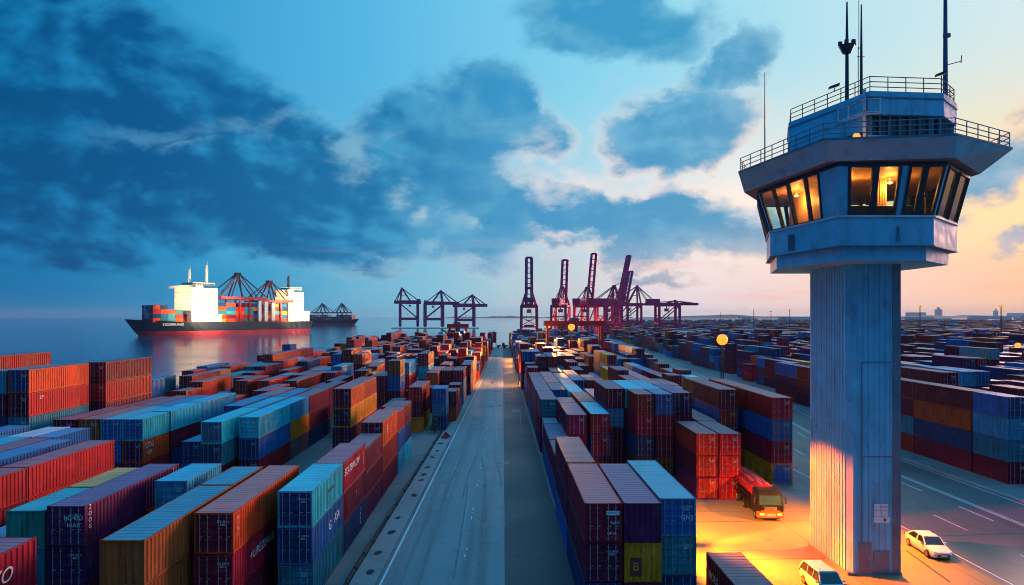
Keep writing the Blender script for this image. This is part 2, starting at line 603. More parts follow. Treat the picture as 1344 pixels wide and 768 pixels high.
M_YARD = ground_mat('yard_concrete', (0.17, 0.17, 0.17), (0.24, 0.235, 0.23), joints=9.0, rough=0.7)
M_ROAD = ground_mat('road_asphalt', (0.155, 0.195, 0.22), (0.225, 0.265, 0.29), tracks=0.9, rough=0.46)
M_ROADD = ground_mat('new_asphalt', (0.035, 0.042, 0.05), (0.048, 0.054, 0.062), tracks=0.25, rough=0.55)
M_HWY = ground_mat('highway_asphalt', (0.10, 0.105, 0.11), (0.13, 0.135, 0.14), tracks=0.5, rough=0.5)
M_KERB = ground_mat('kerb_concrete', (0.26, 0.26, 0.255), (0.34, 0.335, 0.33), rough=0.7)
M_LINE = ground_mat('road_paint', (0.72, 0.72, 0.70), (0.8, 0.8, 0.78), rough=0.55)
M_SEAM = ground_mat('seam_paint', (0.26, 0.26, 0.26), (0.33, 0.33, 0.33), rough=0.6)

LAND = [(-75, -80), (13500, -80), (13500, 13500), (2800, 13500), (700, 4000), (200, 1500), (12, 760), (12, 440), (-75, 440)]
mb = MB()
mb.poly([(x, y, 0) for x, y in LAND])
for (xa, ya), (xb, yb) in ((LAND[7], LAND[8]), (LAND[8], LAND[0]), (LAND[6], LAND[7]), (LAND[5], LAND[6]), (LAND[4], LAND[5])):
    mb.quad((xa, ya, 0), (xb, yb, 0), (xb, yb, -5), (xa, ya, -5))
tag(mb.build('yard_ground', M_YARD), kind='structure')


def strip(name, m, left, right, ys, z):
    b_ = MB()
    pts = [((left(y), y, z), (right(y), y, z)) for y in ys]
    for (a, b), (c, d) in zip(pts, pts[1:]):
        b_.quad(a, b, d, c)
    return tag(b_.build(name, m), kind='structure')


ys_road = [18, 35, 51, 80, 110, 140, 170, 212, 265, 330, 391, 438]
rl, rr = (lambda y: interp(y, ROAD_L)), (lambda y: interp(y, ROAD_R))
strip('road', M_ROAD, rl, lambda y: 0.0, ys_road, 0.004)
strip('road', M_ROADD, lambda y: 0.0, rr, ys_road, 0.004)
strip('road_marking', M_LINE, lambda y: rl(y) + 0.02, lambda y: rl(y) + 0.19, ys_road, 0.009)
strip('road_marking', M_SEAM, lambda y: -0.14, lambda y: 0.14, ys_road, 0.009)
random.seed(5)
mb = MB()
y = 46.0
while y < 240:          # worn remains of the lane dashes
    for _ in range(random.choice((1, 2, 2, 3))):
        xx = -3.15 * (1 - (y - 46) / 600) + random.uniform(-.1, .1)
        ln = random.uniform(0.3, 1.2)
        pts = [(xx - .07, y, .009), (xx + random.uniform(.02, .08), y + .1, .009), (xx + .06, y + ln, .009), (xx - .05, y + ln + .1, .009)]
        mb.poly(pts)
        y += ln + random.uniform(.5, 1.6)
    y += random.uniform(4, 8)
tag(mb.build('road_marking', M_LINE), kind='structure')

# verge with its kerb and dark gutter rail on the left of the road
mb = MB()
yk = [18, 35, 51, 80, 110, 140, 170, 212, 265, 330, 391, 438]
for a, b in zip(yk, yk[1:]):
    xa, xb, wa, wb = rl(a) - 0.25, rl(b) - 0.25, 1.9 if a < 130 else 1.0, 1.9 if b < 130 else 1.0
    mb.hexa([(xa - wa, a, 0.002), (xa, a, 0.002), (xb, b, 0.002), (xb - wb, b, 0.002), (xa - wa, a, .14), (xa, a, .14), (xb, b, .14), (xb - wb, b, .14)])
tag(mb.build('kerb', M_KERB), kind='structure')
mb = MB()
random.seed(8)
y = 20.0
while y < 118:
    ln = random.uniform(1.6, 3.2)
    x0 = rl(y) - 2.38 + random.uniform(-.06, .06)
    mb.hexa([(x0 - .16, y, 0), (x0 + .16, y, 0), (x0 + .16, y + ln, 0), (x0 - .16, y + ln, 0),
             (x0 - .12, y, .22 + random.uniform(0, .2)), (x0 + .1, y, .3), (x0 + .1, y + ln, .3), (x0 - .12, y + ln, .2 + random.uniform(0, .2))])
    y += ln + random.uniform(0.02, 0.3)
tag(mb.build('guard_kerb', mat('tarred_kerb', (0.03, 0.032, 0.036), 0.7, bump=.3), ), 'low dark broken guard kerb running between left stacks and road verge', 'kerb')

random.seed(21)
M_DRAIN = mat('drain_iron', (0.04, 0.045, 0.05), 0.6, 0.3)
drains = [46.5, 50, 53.2, 57.5, 63, 67.5, 76, 83, 86, 90, 96.5, 101, 107]
mb = MB()
mb.loft([[(0.34 * math.cos(a), 0.6 * math.sin(a), z) for a in [2 * math.pi * k / 14 for k in range(14)]] for z in (0.0, 0.02)], False, True)
for i in range(5):
    mb.box(-.2, .2, -.4 + i * .18, -.34 + i * .18, .02, .035)
me_drain = mb.mesh('drain_cover', M_DRAIN)
for i, yy in enumerate(drains):
    o = link('drain_cover', me_drain, None, (rl(yy) - 1.2 + random.uniform(-.25, .2), yy, .142), random.uniform(-.3, .3))
    s = random.uniform(.7, 1.15)
    o.scale = (s, s, 1)
    tag(o, 'dark oval drain cover set in the pale kerb left of the road', 'drain cover', 'drain covers along the left kerb')

# highway behind the tower
hc = lambda y: interp(y, HWY)
yh = [18, 40, 60, 80, 100, 120, 140, 160, 190, 230, 280, 375, 500, 600, 900, 1200]
strip('highway', M_HWY, lambda y: hc(y) - 9.2, lambda y: hc(y) + 9.0, yh, 0.004)
for off in (-8.75, 2.95, 3.3, 8.5):
    strip('highway_marking', M_LINE, lambda y: hc(y) + off - .07, lambda y: hc(y) + off + .07, yh, 0.009)
mb = MB()
for off in (-3.35, 1.2):
    y = 41.0 + (3.0 if off > 0 else 0)
    while y < 420:
        a, b = hc(y) + off, hc(y + 5) + off
        mb.quad((a - .08, y, .009), (a + .08, y, .009), (b + .08, y + 5, .009), (b - .08, y + 5, .009))
        y += 11.5
tag(mb.build('highway_marking', M_LINE), kind='structure')
mb = MB()
for a, b in zip(yh, yh[1:]):
    xa, xb = hc(a) + 9.1, hc(b) + 9.1
    mb.hexa([(xa, a, 0.002), (xa + .35, a, 0.002), (xb + .35, b, 0.002), (xb, b, 0.002), (xa, a, .16), (xa + .35, a, .16), (xb + .35, b, .16), (xb, b, .16)])
tag(mb.build('kerb', M_KERB), kind='structure')
# apron seams beside the tower and the painted bay line behind it
mb = MB()
for xa, ya, xb, yb, w in ((15.5, 56.2, 26.6, 56.6, .05), (14, 66.5, 30, 67.0, .05), (33.6, 51.5, 34.4, 58.5, .09)):
    dx_, dy_ = xb - xa, yb - ya
    l_ = math.hypot(dx_, dy_)
    nx, ny = -dy_ / l_ * w, dx_ / l_ * w
    mb.quad((xa - nx, ya - ny, .006), (xa + nx, ya + ny, .006), (xb + nx, yb + ny, .006), (xb - nx, yb - ny, .006))
tag(mb.build('apron_joint', mat('joint_tar', (0.02, 0.02, 0.02), 0.7)), kind='structure')

# repaired patches, skid marks and seepage on the road
random.seed(61)
mb = MB()
for _ in range(16):
    y0 = random.uniform(46, 260)
    x0 = random.uniform(rl(y0) + .6, rr(y0) - 1.6)
    wx, wy = random.uniform(.8, 2.2), random.uniform(1.5, 6)
    mb.poly([(x0, y0, .0065), (x0 + wx, y0 + random.uniform(-.1, .1), .0065), (x0 + wx, y0 + wy, .0065), (x0 + random.uniform(-.1, .1), y0 + wy, .0065)])
tag(mb.build('road_patch', ground_mat('patch_asphalt', (0.12, 0.132, 0.142), (0.17, 0.182, 0.192), rough=.55)), kind='structure')
mb = MB()
for _ in range(6):
    y0 = random.uniform(44, 200)
    x0 = random.uniform(-8, 4)
    cv_ = random.uniform(-.004, .004)
    ln = random.uniform(8, 34)
    for off in (0, 1.9):
        pts = [(x0 + off + cv_ * (k * ln / 10) ** 2, y0 + k * ln / 10) for k in range(11)]
        for (xa, ya), (xb, yb) in zip(pts, pts[1:]):
            if rl(ya) + .3 < xa < rr(ya) - .4:
                mb.quad((xa, ya, .0075), (xa + .17, ya, .0075), (xb + .17, yb, .0075), (xb, yb, .0075))
tag(mb.build('skid_mark', mat('tyre_rubber_mark', (0.135, 0.148, 0.158), 0.55, var=.45, scale=.8)), kind='structure')
mb = MB()
y = 48.0
while y < 300:
    mb.quad((0.14, y, .0065), (rr(y) - .05, y, .0065), (rr(y) - .05, y + .09, .0065), (0.14, y + .09, .0065))
    y += random.choice((9.5, 10, 10.5))
tag(mb.build('road_joint', mat('joint_seal', (0.10, 0.105, 0.11), .6)), kind='structure')
# concrete apron round the tower; orange lamplight partly painted into its ochre colour
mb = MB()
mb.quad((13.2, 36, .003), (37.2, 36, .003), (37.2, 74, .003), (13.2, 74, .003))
tag(mb.build('apron', ground_mat('apron_lamp_tint', (0.26, 0.205, 0.085), (0.32, 0.255, 0.11), joints=9.0, rough=.7)), kind='structure')

# water
m = bpy.data.materials.new('sea_water')
m.use_nodes = True
b = m.node_tree.nodes['Principled BSDF']
h = NG(m.node_tree)
p = h.n('ShaderNodeNewGeometry').outputs['Position']
wv, _ = h.noise(h.mapping(p, (0, 0, 0), (0, 0, R(20)), (0.05, 0.16, 1), 'POINT'), 1.0, 6, 0.6, 0.4)
wv2, _ = h.noise(h.mapping(p, (0, 0, 0), (0, 0, R(-12)), (0.35, 0.9, 1), 'POINT'), 1.0, 5, 0.62, 0.3)
calm, _ = h.noise(h.mapping(p, (0, 0, 0), (0, 0, R(5)), (0.0012, 0.012, 1), 'POINT'), 1.0, 4, 0.6)
ht = h.math('ADD', h.math('MULTIPLY', wv, 1.1), h.math('MULTIPLY', wv2, 0.35))
bn = h.n('ShaderNodeBump')
m.node_tree.links.new(h.remap(calm, 0.35, 0.65, 0.12, 0.42), bn.inputs['Strength'])
bn.inputs['Distance'].default_value = 0.55
m.node_tree.links.new(ht, bn.inputs['Height'])
m.node_tree.links.new(bn.outputs[0], b.inputs['Normal'])
b.inputs['Base Color'].default_value = (0.0, 0.11, 0.22, 1)
b.inputs['Roughness'].default_value = 0.07
b.inputs['IOR'].default_value = 1.33
mb = MB()
for a, b_ in zip((-200, 300, 900, 2500, 6000), (300, 900, 2500, 6000, 13500)):
    mb.quad((-13500, a, -3), (13500, a, -3), (13500, b_, -3), (-13500, b_, -3))
tag(mb.build('water', m), kind='structure')

# far shore and hills
random.seed(3)


def ridge(name, x0, x1, y, hmax, n, depth, m_, base=-3, seed=1):
    rnd = random.Random(seed)
    ph = [rnd.uniform(0, 6.28) for _ in range(6)]
    b_ = MB()
    prof = []
    for i in range(n + 1):
        t = i / n
        e = min(1, t * 7, (1 - t) * 7)
        hgt = hmax * e * (0.45 + 0.2 * math.sin(6 * t + ph[0]) + 0.15 * math.sin(17 * t + ph[1]) + 0.1 * math.sin(41 * t + ph[2]) + .06 * math.sin(90 * t + ph[3]))
        prof.append((x0 + (x1 - x0) * t, max(hgt, 1)))
    rings = [[(x, y, base), (x, y + depth * .4, base + hh), (x, y + depth, base)] for x, hh in prof]
    for r0, r1 in zip(rings, rings[1:]):
        b_.quad(r0[0], r1[0], r1[1], r0[1])
        b_.quad(r0[1], r1[1], r1[2], r0[2])
    return tag(b_.build(name, m_), kind='structure')


M_HILL = mat('wooded_hill', (0.035, 0.055, 0.05), 0.9, var=.5, scale=0.004)
ridge('hills', 1500, 9500, 7600, 52, 90, 900, M_HILL, 0, 4)
ridge('hills', 4200, 12500, 9500, 72, 90, 1200, M_HILL, 0, 9)
ridge('hills', -900, 900, 9000, 30, 60, 700, M_HILL, -3, 6)

# ================================================================ containers
PAL = dict(red=(0.52, 0.012, 0.016), crimson=(0.44, 0.006, 0.034), maroon=(0.20, 0.006, 0.030), orange=(0.74, 0.065, 0.010), rust=(0.36, 0.024, 0.014),
           blue=(0.005, 0.13, 0.38), navy=(0.006, 0.040, 0.14), cyan=(0.010, 0.60, 0.70), teal=(0.008, 0.20, 0.27), green=(0.02, 0.25, 0.20),
           yellow=(0.95, 0.26, 0.008), purple=(0.14, 0.010, 0.065), brown=(0.34, 0.085, 0.018), sky=(0.02, 0.30, 0.48), grey=(0.32, 0.33, 0.35),
           white=(0.60, 0.62, 0.64), pink=(0.36, 0.10, 0.14))
CNAME = dict(red='red', crimson='crimson', maroon='maroon', orange='orange red', rust='rust red', blue='blue', navy='navy blue', cyan='cyan', teal='teal blue',
             green='sea green', yellow='yellow', purple='purple', brown='brown', sky='light blue', grey='grey', white='white', pink='dusty pink')
CW = 2.44
SPECS = []      # every container standing in the yard


def stack(row, xc, y0, L, cols, h=2.6, flip=False, feats=None, doors=None, w=CW, roof=None):
    """cols from the top down; y0 is the near end"""
    n = len(cols)
    for i, c in enumerate(cols):
        SPECS.append(dict(row=row, xc=xc, y0=y0, L=L, h=h, z=(n - 1 - i) * h, c=c, tier=i, n=n, flip=flip,
                          feat=(feats or {}).get(i), door=(doors or {}).get(i), w=w, roof=roof))


LR = lambda k: ('left of the road', k)
RR_ = lambda k: ('right of the road', k)
# --- left of the road, near
stack(LR(1), -14.5, 47.9, 9.1, ['cyan', 'blue', 'teal'], feats={0: 'cyan_hero', 1: 'asa'}, doors={0: 'navy', 1: 'navy'})
stack(LR(1), -14.5, 57.1, 9.1, ['crimson', 'maroon', 'navy'], feats={0: 'crimson_hero', 1: 'faint', 2: 'vert'})
stack(LR(1), -14.5, 66.4, 9.3, ['maroon', 'maroon', 'purple'], h=2.38)
stack(LR(1), -14.5, 76.0, 10.6, ['orange', 'rust', 'maroon', 'blue'][:3], h=2.75, feats={0: 'f_mark'}, doors={0: 'maroon'})
stack(LR(1), -14.5, 87.0, 6.1, ['red', 'blue', 'sky'], h=2.6)
stack(LR(1), -14.5, 93.3, 6.1, ['maroon', 'navy', 'cyan'], h=2.6)
stack(LR(2), -18.0, 42.6, 13.7, ['orange', 'crimson', 'maroon'], feats={0: 'plate', 1: 'urez'}, doors={0: 'maroon', 1: 'maroon'})
stack(LR(3), -20.8, 37.4, 12.2, ['brown', 'brown', 'maroon'], flip=True, roof='teal')
stack(LR(3), -20.8, 49.8, 6.1, ['brown', 'rust', 'maroon'], flip=True, roof='teal')
stack(LR(4), -24.6, 50.9, 6.1, ['sky', 'teal', 'navy'])
stack(LR(5), -26.9, 25.6, 12.2, ['crimson', 'red', 'maroon'], feats={0: 'zo'}, h=2.62)
stack(LR(5), -28.1, 44.1, 12.8, ['purple', 'purple', 'maroon'], feats={0: 'purple_hero'})
stack(LR(6), -30.75, 44.1, 6.1, ['green', 'teal', 'maroon'], h=2.5, flip=True)
stack(LR(6), -30.75, 50.4, 6.4, ['yellow', 'green', 'navy'], h=2.5, flip=True)
stack(LR(7), -34.0, 42, 12.2, ['teal', 'maroon'])
stack(LR(7), -34.0, 54.4, 12.2, ['green', 'navy'])
stack(LR(8), -39.6, 43.2, 12.2, ['red', 'maroon', 'rust'])
stack(LR(8), -39.6, 55.5, 12.2, ['red', 'red', 'maroon'])
random.seed(12)
cc = {-43.9: ['blue', 'blue'], -46.5: ['maroon', 'blue'], -49.1: ['sky', 'white'], -51.7: ['blue', 'navy'], -54.3: ['pink', 'blue'], -56.9: ['maroon', 'sky'], -59.5: ['navy', 'maroon']}
for i, (x, c2) in enumerate(cc.items()):
    stack(LR(9 + i), x, 43.5 + i * .4, 12.2, [random.choice(['maroon', 'blue', 'red', 'teal'])] + ['navy', 'maroon'])
    stack(LR(9 + i), x, 56 + i * .7, 12.2, [c2[0], 'maroon', 'navy'])
    if i in (1, 2, 4):
        stack(LR(9 + i), x, 68.5 + i * .6, 6.1, [c2[1], 'maroon', 'navy'])
# second band
stack(LR(2), -21.35, 91.0, 9.1, ['orange', 'yellow', 'maroon', 'purple'], h=2.6, doors={0: 'maroon', 1: 'maroon'})
stack(LR(2), -21.35, 100.2, 9.1, ['red', 'yellow', 'crimson', 'maroon'], h=2.6)
stack(LR(3), -30.75, 83.0, 12.2, ['cyan', 'blue', 'red'], doors={1: 'navy', 2: 'purple'})
stack(LR(3), -30.75, 95.4, 9.1, ['sky', 'yellow', 'pink'])
stack(LR(3), -30.75, 104.8, 12.2, ['maroon', 'maroon', 'navy'])
stack(LR(3), -30.75, 117.2, 12.2, ['maroon', 'purple', 'blue'])
stack(LR(4), -33.75, 79.4, 12.2, ['cyan', 'teal', 'maroon'], doors={0: 'teal', 1: 'navy'})
stack(LR(4), -33.75, 91.8, 12.2, ['sky', 'teal', 'maroon'])
stack(LR(4), -33.75, 104.2, 12.2, ['blue', 'maroon', 'maroon'])
stack(LR(5), -36.8, 81.0, 12.2, ['navy', 'blue'])
stack(LR(5), -36.8, 93.4, 12.2, ['blue', 'maroon', 'blue'])
stack(LR(5), -36.8, 105.8, 12.2, ['pink', 'blue', 'navy'])
stack(LR(6), -43.9, 81.3, 6.3, ['cyan', 'orange', 'red'], doors={0: 'blue', 1: 'purple', 2: 'purple'}, feats={1: 'utg'})
stack(LR(6), -43.9, 88.2, 9.1, ['cyan', 'maroon', 'navy'])
stack(LR(6), -43.9, 97.5, 12.2, ['sky', 'blue', 'blue'])
stack(LR(7), -46.5, 81.3, 12.2, ['sky', 'blue', 'navy'], doors={0: 'blue'})
stack(LR(7), -46.5, 93.7, 12.2, ['blue', 'navy', 'navy'])
stack(LR(8), -49.1, 81.3, 12.2, ['brown', 'maroon', 'navy'])
stack(LR(8), -49.1, 93.7, 12.2, ['maroon', 'maroon', 'navy'])
stack(LR(9), -51.8, 81.0, 12.2, ['maroon', 'purple', 'navy'], h=2.6)
stack(LR(9), -51.8, 93.4, 12.2, ['maroon', 'teal', 'navy'], h=2.55)
stack(LR(10), -56.5, 80.0, 11.6, ['orange', 'red', 'teal', 'maroon', 'navy'], h=2.75, doors={0: 'navy', 1: 'maroon'}, feats={1: 'scuff'})
stack(LR(10), -55.2, 93.2, 12.2, ['maroon', 'red', 'maroon', 'navy', 'navy'], h=2.75)
stack(LR(11), -59.2, 80.0, 12.2, ['teal', 'maroon', 'navy', 'navy', 'navy'], h=2.72)
stack(LR(11), -61.5, 108.0, 6.1, ['blue', 'sky', 'blue', 'blue', 'navy'], h=2.5)
stack(LR(11), -58.0, 109.0, 6.1, ['blue', 'blue', 'sky', 'navy'], h=2.42)
stack(LR(12), -70.9, 93.5, 12.2, ['red', 'red', 'maroon', 'maroon', 'navy'], h=2.9)
stack(LR(12), -66.0, 84.5, 12.2, ['sky', 'maroon', 'maroon', 'navy'], h=2.75)
# corner by the shrub
stack(LR(1), -11.2, 120.0, 6.1, ['blue', 'teal', 'navy'], h=2.45)
stack(LR(2), -15.1, 118.0, 12.2, ['red', 'maroon', 'yellow'], h=2.6)

# --- right of the road, near
stack(RR_(1), 6.57, 44.8, 12.2, ['crimson', 'maroon', 'navy'], feats={0: 'door_plate'})
stack(RR_(1), 6.57, 57.4, 12.2, ['maroon', 'purple', 'blue'])
stack(RR_(1), 6.75, 70.0, 12.2, ['maroon', 'blue'])
stack(RR_(1), 6.75, 82.6, 12.2, ['purple', 'blue'])
stack(RR_(1), 6.75, 95.0, 5.4, ['grey', 'maroon'], w=2.0)
for k, (y0, c) in enumerate(((100.7, ['pink', 'maroon', 'purple']), (113.0, ['pink', 'maroon', 'maroon']), (125.3, ['pink', 'crimson', 'purple']), (137.6, ['red', 'maroon', 'blue']))):
    stack(RR_(1), 6.72, y0, 12.2, c, doors={0: 'teal'} if k == 0 else None)
stack(RR_(2), 9.15, 44.8, 12.2, ['purple', 'yellow', 'maroon'], flip=True, feats={1: 'b_mark'})
stack(RR_(2), 9.2, 85.0, 12.2, ['purple', 'maroon', 'navy'], doors={0: 'purple'})
stack(RR_(2), 9.2, 97.5, 6.1, ['maroon', 'maroon', 'navy'])
stack(RR_(2), 9.25, 114.0, 12.2, ['pink', 'blue', 'navy'], doors={0: 'blue'})
stack(RR_(2), 9.25, 126.4, 12.2, ['red', 'maroon', 'navy'])
stack(RR_(2), 9.25, 138.8, 12.2, ['pink', 'maroon', 'navy'])
stack(RR_(3), 11.75, 46.0, 12.2, ['sky', 'teal', 'navy'], feats={0: 'gns'}, doors={0: 'blue', 1: 'teal'})
stack(RR_(3), 12.2, 85.7, 12.2, ['maroon', 'blue', 'maroon'], doors={1: 'maroon'}, roof='cyan')
stack(RR_(3), 12.2, 98.2, 12.2, ['orange', 'maroon', 'maroon'])
stack(RR_(3), 11.9, 111, 12.2, ['cyan', 'teal', 'maroon'])
stack(RR_(3), 11.9, 123.4, 12.2, ['teal', 'maroon', 'maroon'])
stack(RR_(3), 11.9, 135.8, 12.2, ['pink', 'maroon', 'maroon'])
stack(RR_(4), 14.9, 91.0, 12.2, ['maroon', 'blue', 'maroon', 'crimson'], doors={1: 'sky'})
stack(RR_(4), 14.9, 103.4, 12.2, ['pink', 'maroon', 'maroon'])
stack(RR_(4), 14.9, 118, 12.2, ['maroon', 'navy'])
stack(RR_(5), 16.9 + .6, 84.5, 6.1, ['rust', 'crimson', 'navy', 'brown'], w=2.2)
stack(RR_(5), 17.5, 90.9, 12.2, ['cyan', 'maroon', 'navy', 'navy'])
stack(RR_(5), 17.5, 103.4, 12.2, ['pink', 'maroon', 'navy'])
stack(RR_(6), 19.9, 84.5, 6.1, ['blue', 'crimson', 'maroon', 'brown'], w=2.2)
stack(RR_(6), 19.9, 90.9, 12.2, ['sky', 'maroon', 'maroon', 'navy'])
stack(RR_(6), 20.1, 103.4, 12.2, ['maroon', 'maroon', 'navy'])
stack(RR_(7), 22.5, 86.0, 12.2, ['purple', 'crimson', 'maroon', 'maroon'])
stack(RR_(7), 22.3, 74.8, 9.1, ['rust', 'maroon', 'purple'], w=2.36, doors={0: 'rust', 1: 'rust', 2: 'rust'}, h=2.4)
stack(RR_(8), 24.8, 74.8, 9.1, ['crimson', 'crimson', 'crimson'], w=2.36, h=2.4)
stack(RR_(8), 25.1, 84.2, 12.2, ['red', 'maroon', 'purple'], h=2.4)
stack(RR_(9), 29.6, 90.0, 12.2, ['maroon', 'blue', 'navy', 'purple'], doors={1: 'rust'})
stack(RR_(9), 29.6, 102.4, 6.1, ['brown', 'purple', 'teal', 'navy'])
stack(RR_(9), 29.6, 109.0, 12.2, ['rust', 'maroon', 'navy'])
stack(RR_(10), 33.0, 81.0, 12.2, ['red', 'blue', 'crimson', 'yellow'], doors={0: 'maroon', 1: 'blue', 2: 'maroon', 3: 'blue'})
stack(RR_(10), 33.0, 93.4, 12.2, ['red', 'maroon', 'teal', 'blue'])
stack(RR_(10), 33.0, 105.8, 12.2, ['rust', 'navy', 'maroon'])
stack(RR_(11), 16.3, 38.4, 12.2, ['maroon'], feats={0: 'ro_mark'}, w=2.55)
# dark pair farther back
stack(RR_(8), 27.6, 118.5, 12.2, ['maroon', 'purple', 'maroon'])
stack(RR_(9), 30.2, 122.0, 12.2, ['maroon', 'maroon', 'navy'])
stack(RR_(8), 27.6, 131, 12.2, ['maroon', 'maroon', 'maroon'])
# the pair of blue fronts and the yellow box by the far lamp
stack(('far right yard', 1), 6.3, 186.0, 12.2, ['maroon', 'maroon', 'purple', 'maroon'], doors={0: 'blue', 1: 'blue', 2: 'blue'})
stack(('far right yard', 2), 8.9, 186.0, 12.2, ['blue', 'blue', 'blue', 'navy'])
stack(('far right yard', 3), 13.6, 194.0, 12.2, ['yellow', 'rust', 'maroon'], doors={0: 'blue', 1: 'blue'})
stack(('far right yard', 6), 27.0, 170.0, 12.2, ['yellow', 'blue', 'navy', 'maroon'], doors={0: 'maroon'})
stack(('far right yard', 6), 27.0, 182.4, 12.2, ['orange', 'navy', 'blue', 'maroon'])

# --- beyond the highway: the wall of stacks that faces the tower
HB = lambda k: ('beyond the highway', k)
stack(HB(1), 61.3, 81.6, 6.1, ['blue', 'sky', 'teal', 'maroon'], doors={0: 'navy'})
stack(HB(1), 61.3, 88.0, 12.2, ['maroon', 'orange', 'navy', 'maroon'])
stack(HB(1), 61.3, 100.4, 6.1, ['maroon', 'maroon', 'teal', 'rust'])
stack(HB(1), 61.3, 106.7, 12.2, ['maroon', 'purple', 'maroon', 'navy'])

WEIGHTS = [('maroon', 24), ('red', 15), ('crimson', 8), ('rust', 8), ('orange', 8), ('blue', 13), ('navy', 7), ('sky', 5), ('teal', 6), ('cyan', 3), ('purple', 7), ('yellow', 3), ('grey', 1.5), ('brown', 3), ('pink', 3)]
NAMES, WTS = [a for a, _ in WEIGHTS], [b for _, b in WEIGHTS]
rng = random.Random(77)


def colour(bias=None):
    if bias and rng.random() < 0.55:
        return rng.choice(bias)
    return rng.choices(NAMES, WTS)[0]


def free(x0, x1, y0, y1):
    for s in SPECS[:NEAR_N]:
        if x0 < s['xc'] + s['w'] / 2 and x1 > s['xc'] - s['w'] / 2 and y0 < s['y0'] + s['L'] and y1 > s['y0']:
            return False
    return True


NEAR_N = len(SPECS)


def field(zone, y0, y1, xs, heights, gap=0.08, bias=None, aisle=7.5, run=4, hz=2.6, every=0, cols_k=None):
    """rows of stacks along Y; xs(y) gives the row centres of a block"""
    y = y0
    while y < y1:
        n = run
        rows = xs(y + 6.2 * n)
        for k, x in enumerate(rows):
            yy = y + rng.uniform(-.15, .15)
            prev = rng.choice(heights)
            b = 0
            while b < n:
                if rng.random() < 0.28:
                    parts = [(yy, 6.05), (yy + 6.2, 6.05)]
                else:
                    parts = [(yy, 12.19)]
                for (ya, L) in parts:
                    if rng.random() < 0.5:
                        prev = rng.choice(heights)
                    if rng.random() > gap and free(x - 1.25, x + 1.25, ya - .1, ya + L + .1):
                        hh = rng.choice((hz, hz, hz + .3))
                        base_c = colour(bias)
                        stack((zone, (cols_k or 0) + k + 1), x, ya, L, [base_c if rng.random() < .25 else colour(bias) for _ in range(prev)], h=hh)
                yy += 12.45
                b += 1
        y += 12.45 * n + aisle


RED = ['red', 'orange', 'rust', 'maroon', 'crimson', 'red', 'maroon']
# far left yard: from the aisle behind the near stacks to the quay end
field('far left yard', 129.5, 428, lambda y: [interp(y, ROAD_L) - 2.35 - 2.62 * k - (1.2 if k > 6 else 0) - (1.5 if k > 13 else 0) for k in range(int((72.5 + interp(y, ROAD_L) - 2.35 - 2.8) / 2.62))],
      [2, 2, 3, 3, 3, 4], gap=0.16, bias=RED, run=3, aisle=6.0)
field('near left yard', 112, 128, lambda y: [-18.6 - 2.62 * k for k in range(5)] + [-37.2 - 2.62 * k for k in range(7)], [1, 2, 2, 3], gap=0.25, bias=RED, run=1)
field('quay side', 120, 128, lambda y: [-59 - 2.62 * k for k in range(5)], [2, 2, 3], gap=0.3, bias=RED, run=1)
# far right yard between the two roads
field('far right yard', 131, 180, lambda y: [14.6 + 2.62 * k for k in range(int((hc(y) - 12.5 - 14.6) / 2.62)) if k % 7 != 6], [2, 2, 3, 3], gap=0.12, bias=['maroon', 'maroon', 'blue', 'red'], run=4, aisle=5)
field('far right yard', 151, 430, lambda y: [interp(y, ROAD_R) + 1.9 + 2.62 * k for k in range(int((hc(y) - 12.5 - interp(y, ROAD_R) - 1.9) / 2.62)) if (k % 8 != 7) and not (y < 182 and k > 2)], [2, 3, 3, 3, 4], gap=0.14, bias=['maroon', 'maroon', 'blue', 'red'], run=3, aisle=7)
# beyond the highway
field('beyond the highway', 119.5, 430, lambda y: [hc(y) + 14.6 + (2.62 * k + 5.0 * (k // 3)) for k in range(int(max(10, (y * 0.80 + 20 - hc(y)) / 4.2)))], [2, 3, 3, 3, 4], gap=0.10, bias=['maroon', 'maroon', 'blue', 'navy', 'purple'], run=4, aisle=9)
field('beyond the highway', 78, 118, lambda y: [67.0 + (2.62 * k + 5.0 * (k // 2)) for k in range(9)], [2, 3, 3, 4], gap=0.05, bias=['maroon', 'blue', 'navy', 'purple', 'maroon'], run=3, aisle=9, cols_k=1)

# ---- which containers the camera shows largest: a small depth buffer of the yard
PW, PH, PF = 1024, 585, 900 * 1024 / 1344
CX, CY = 660 * 1024 / 1344, 415 * 1024 / 1344
zb = np.zeros((PH, PW), np.float32)
ib = np.full((PH, PW), -1, np.int32)


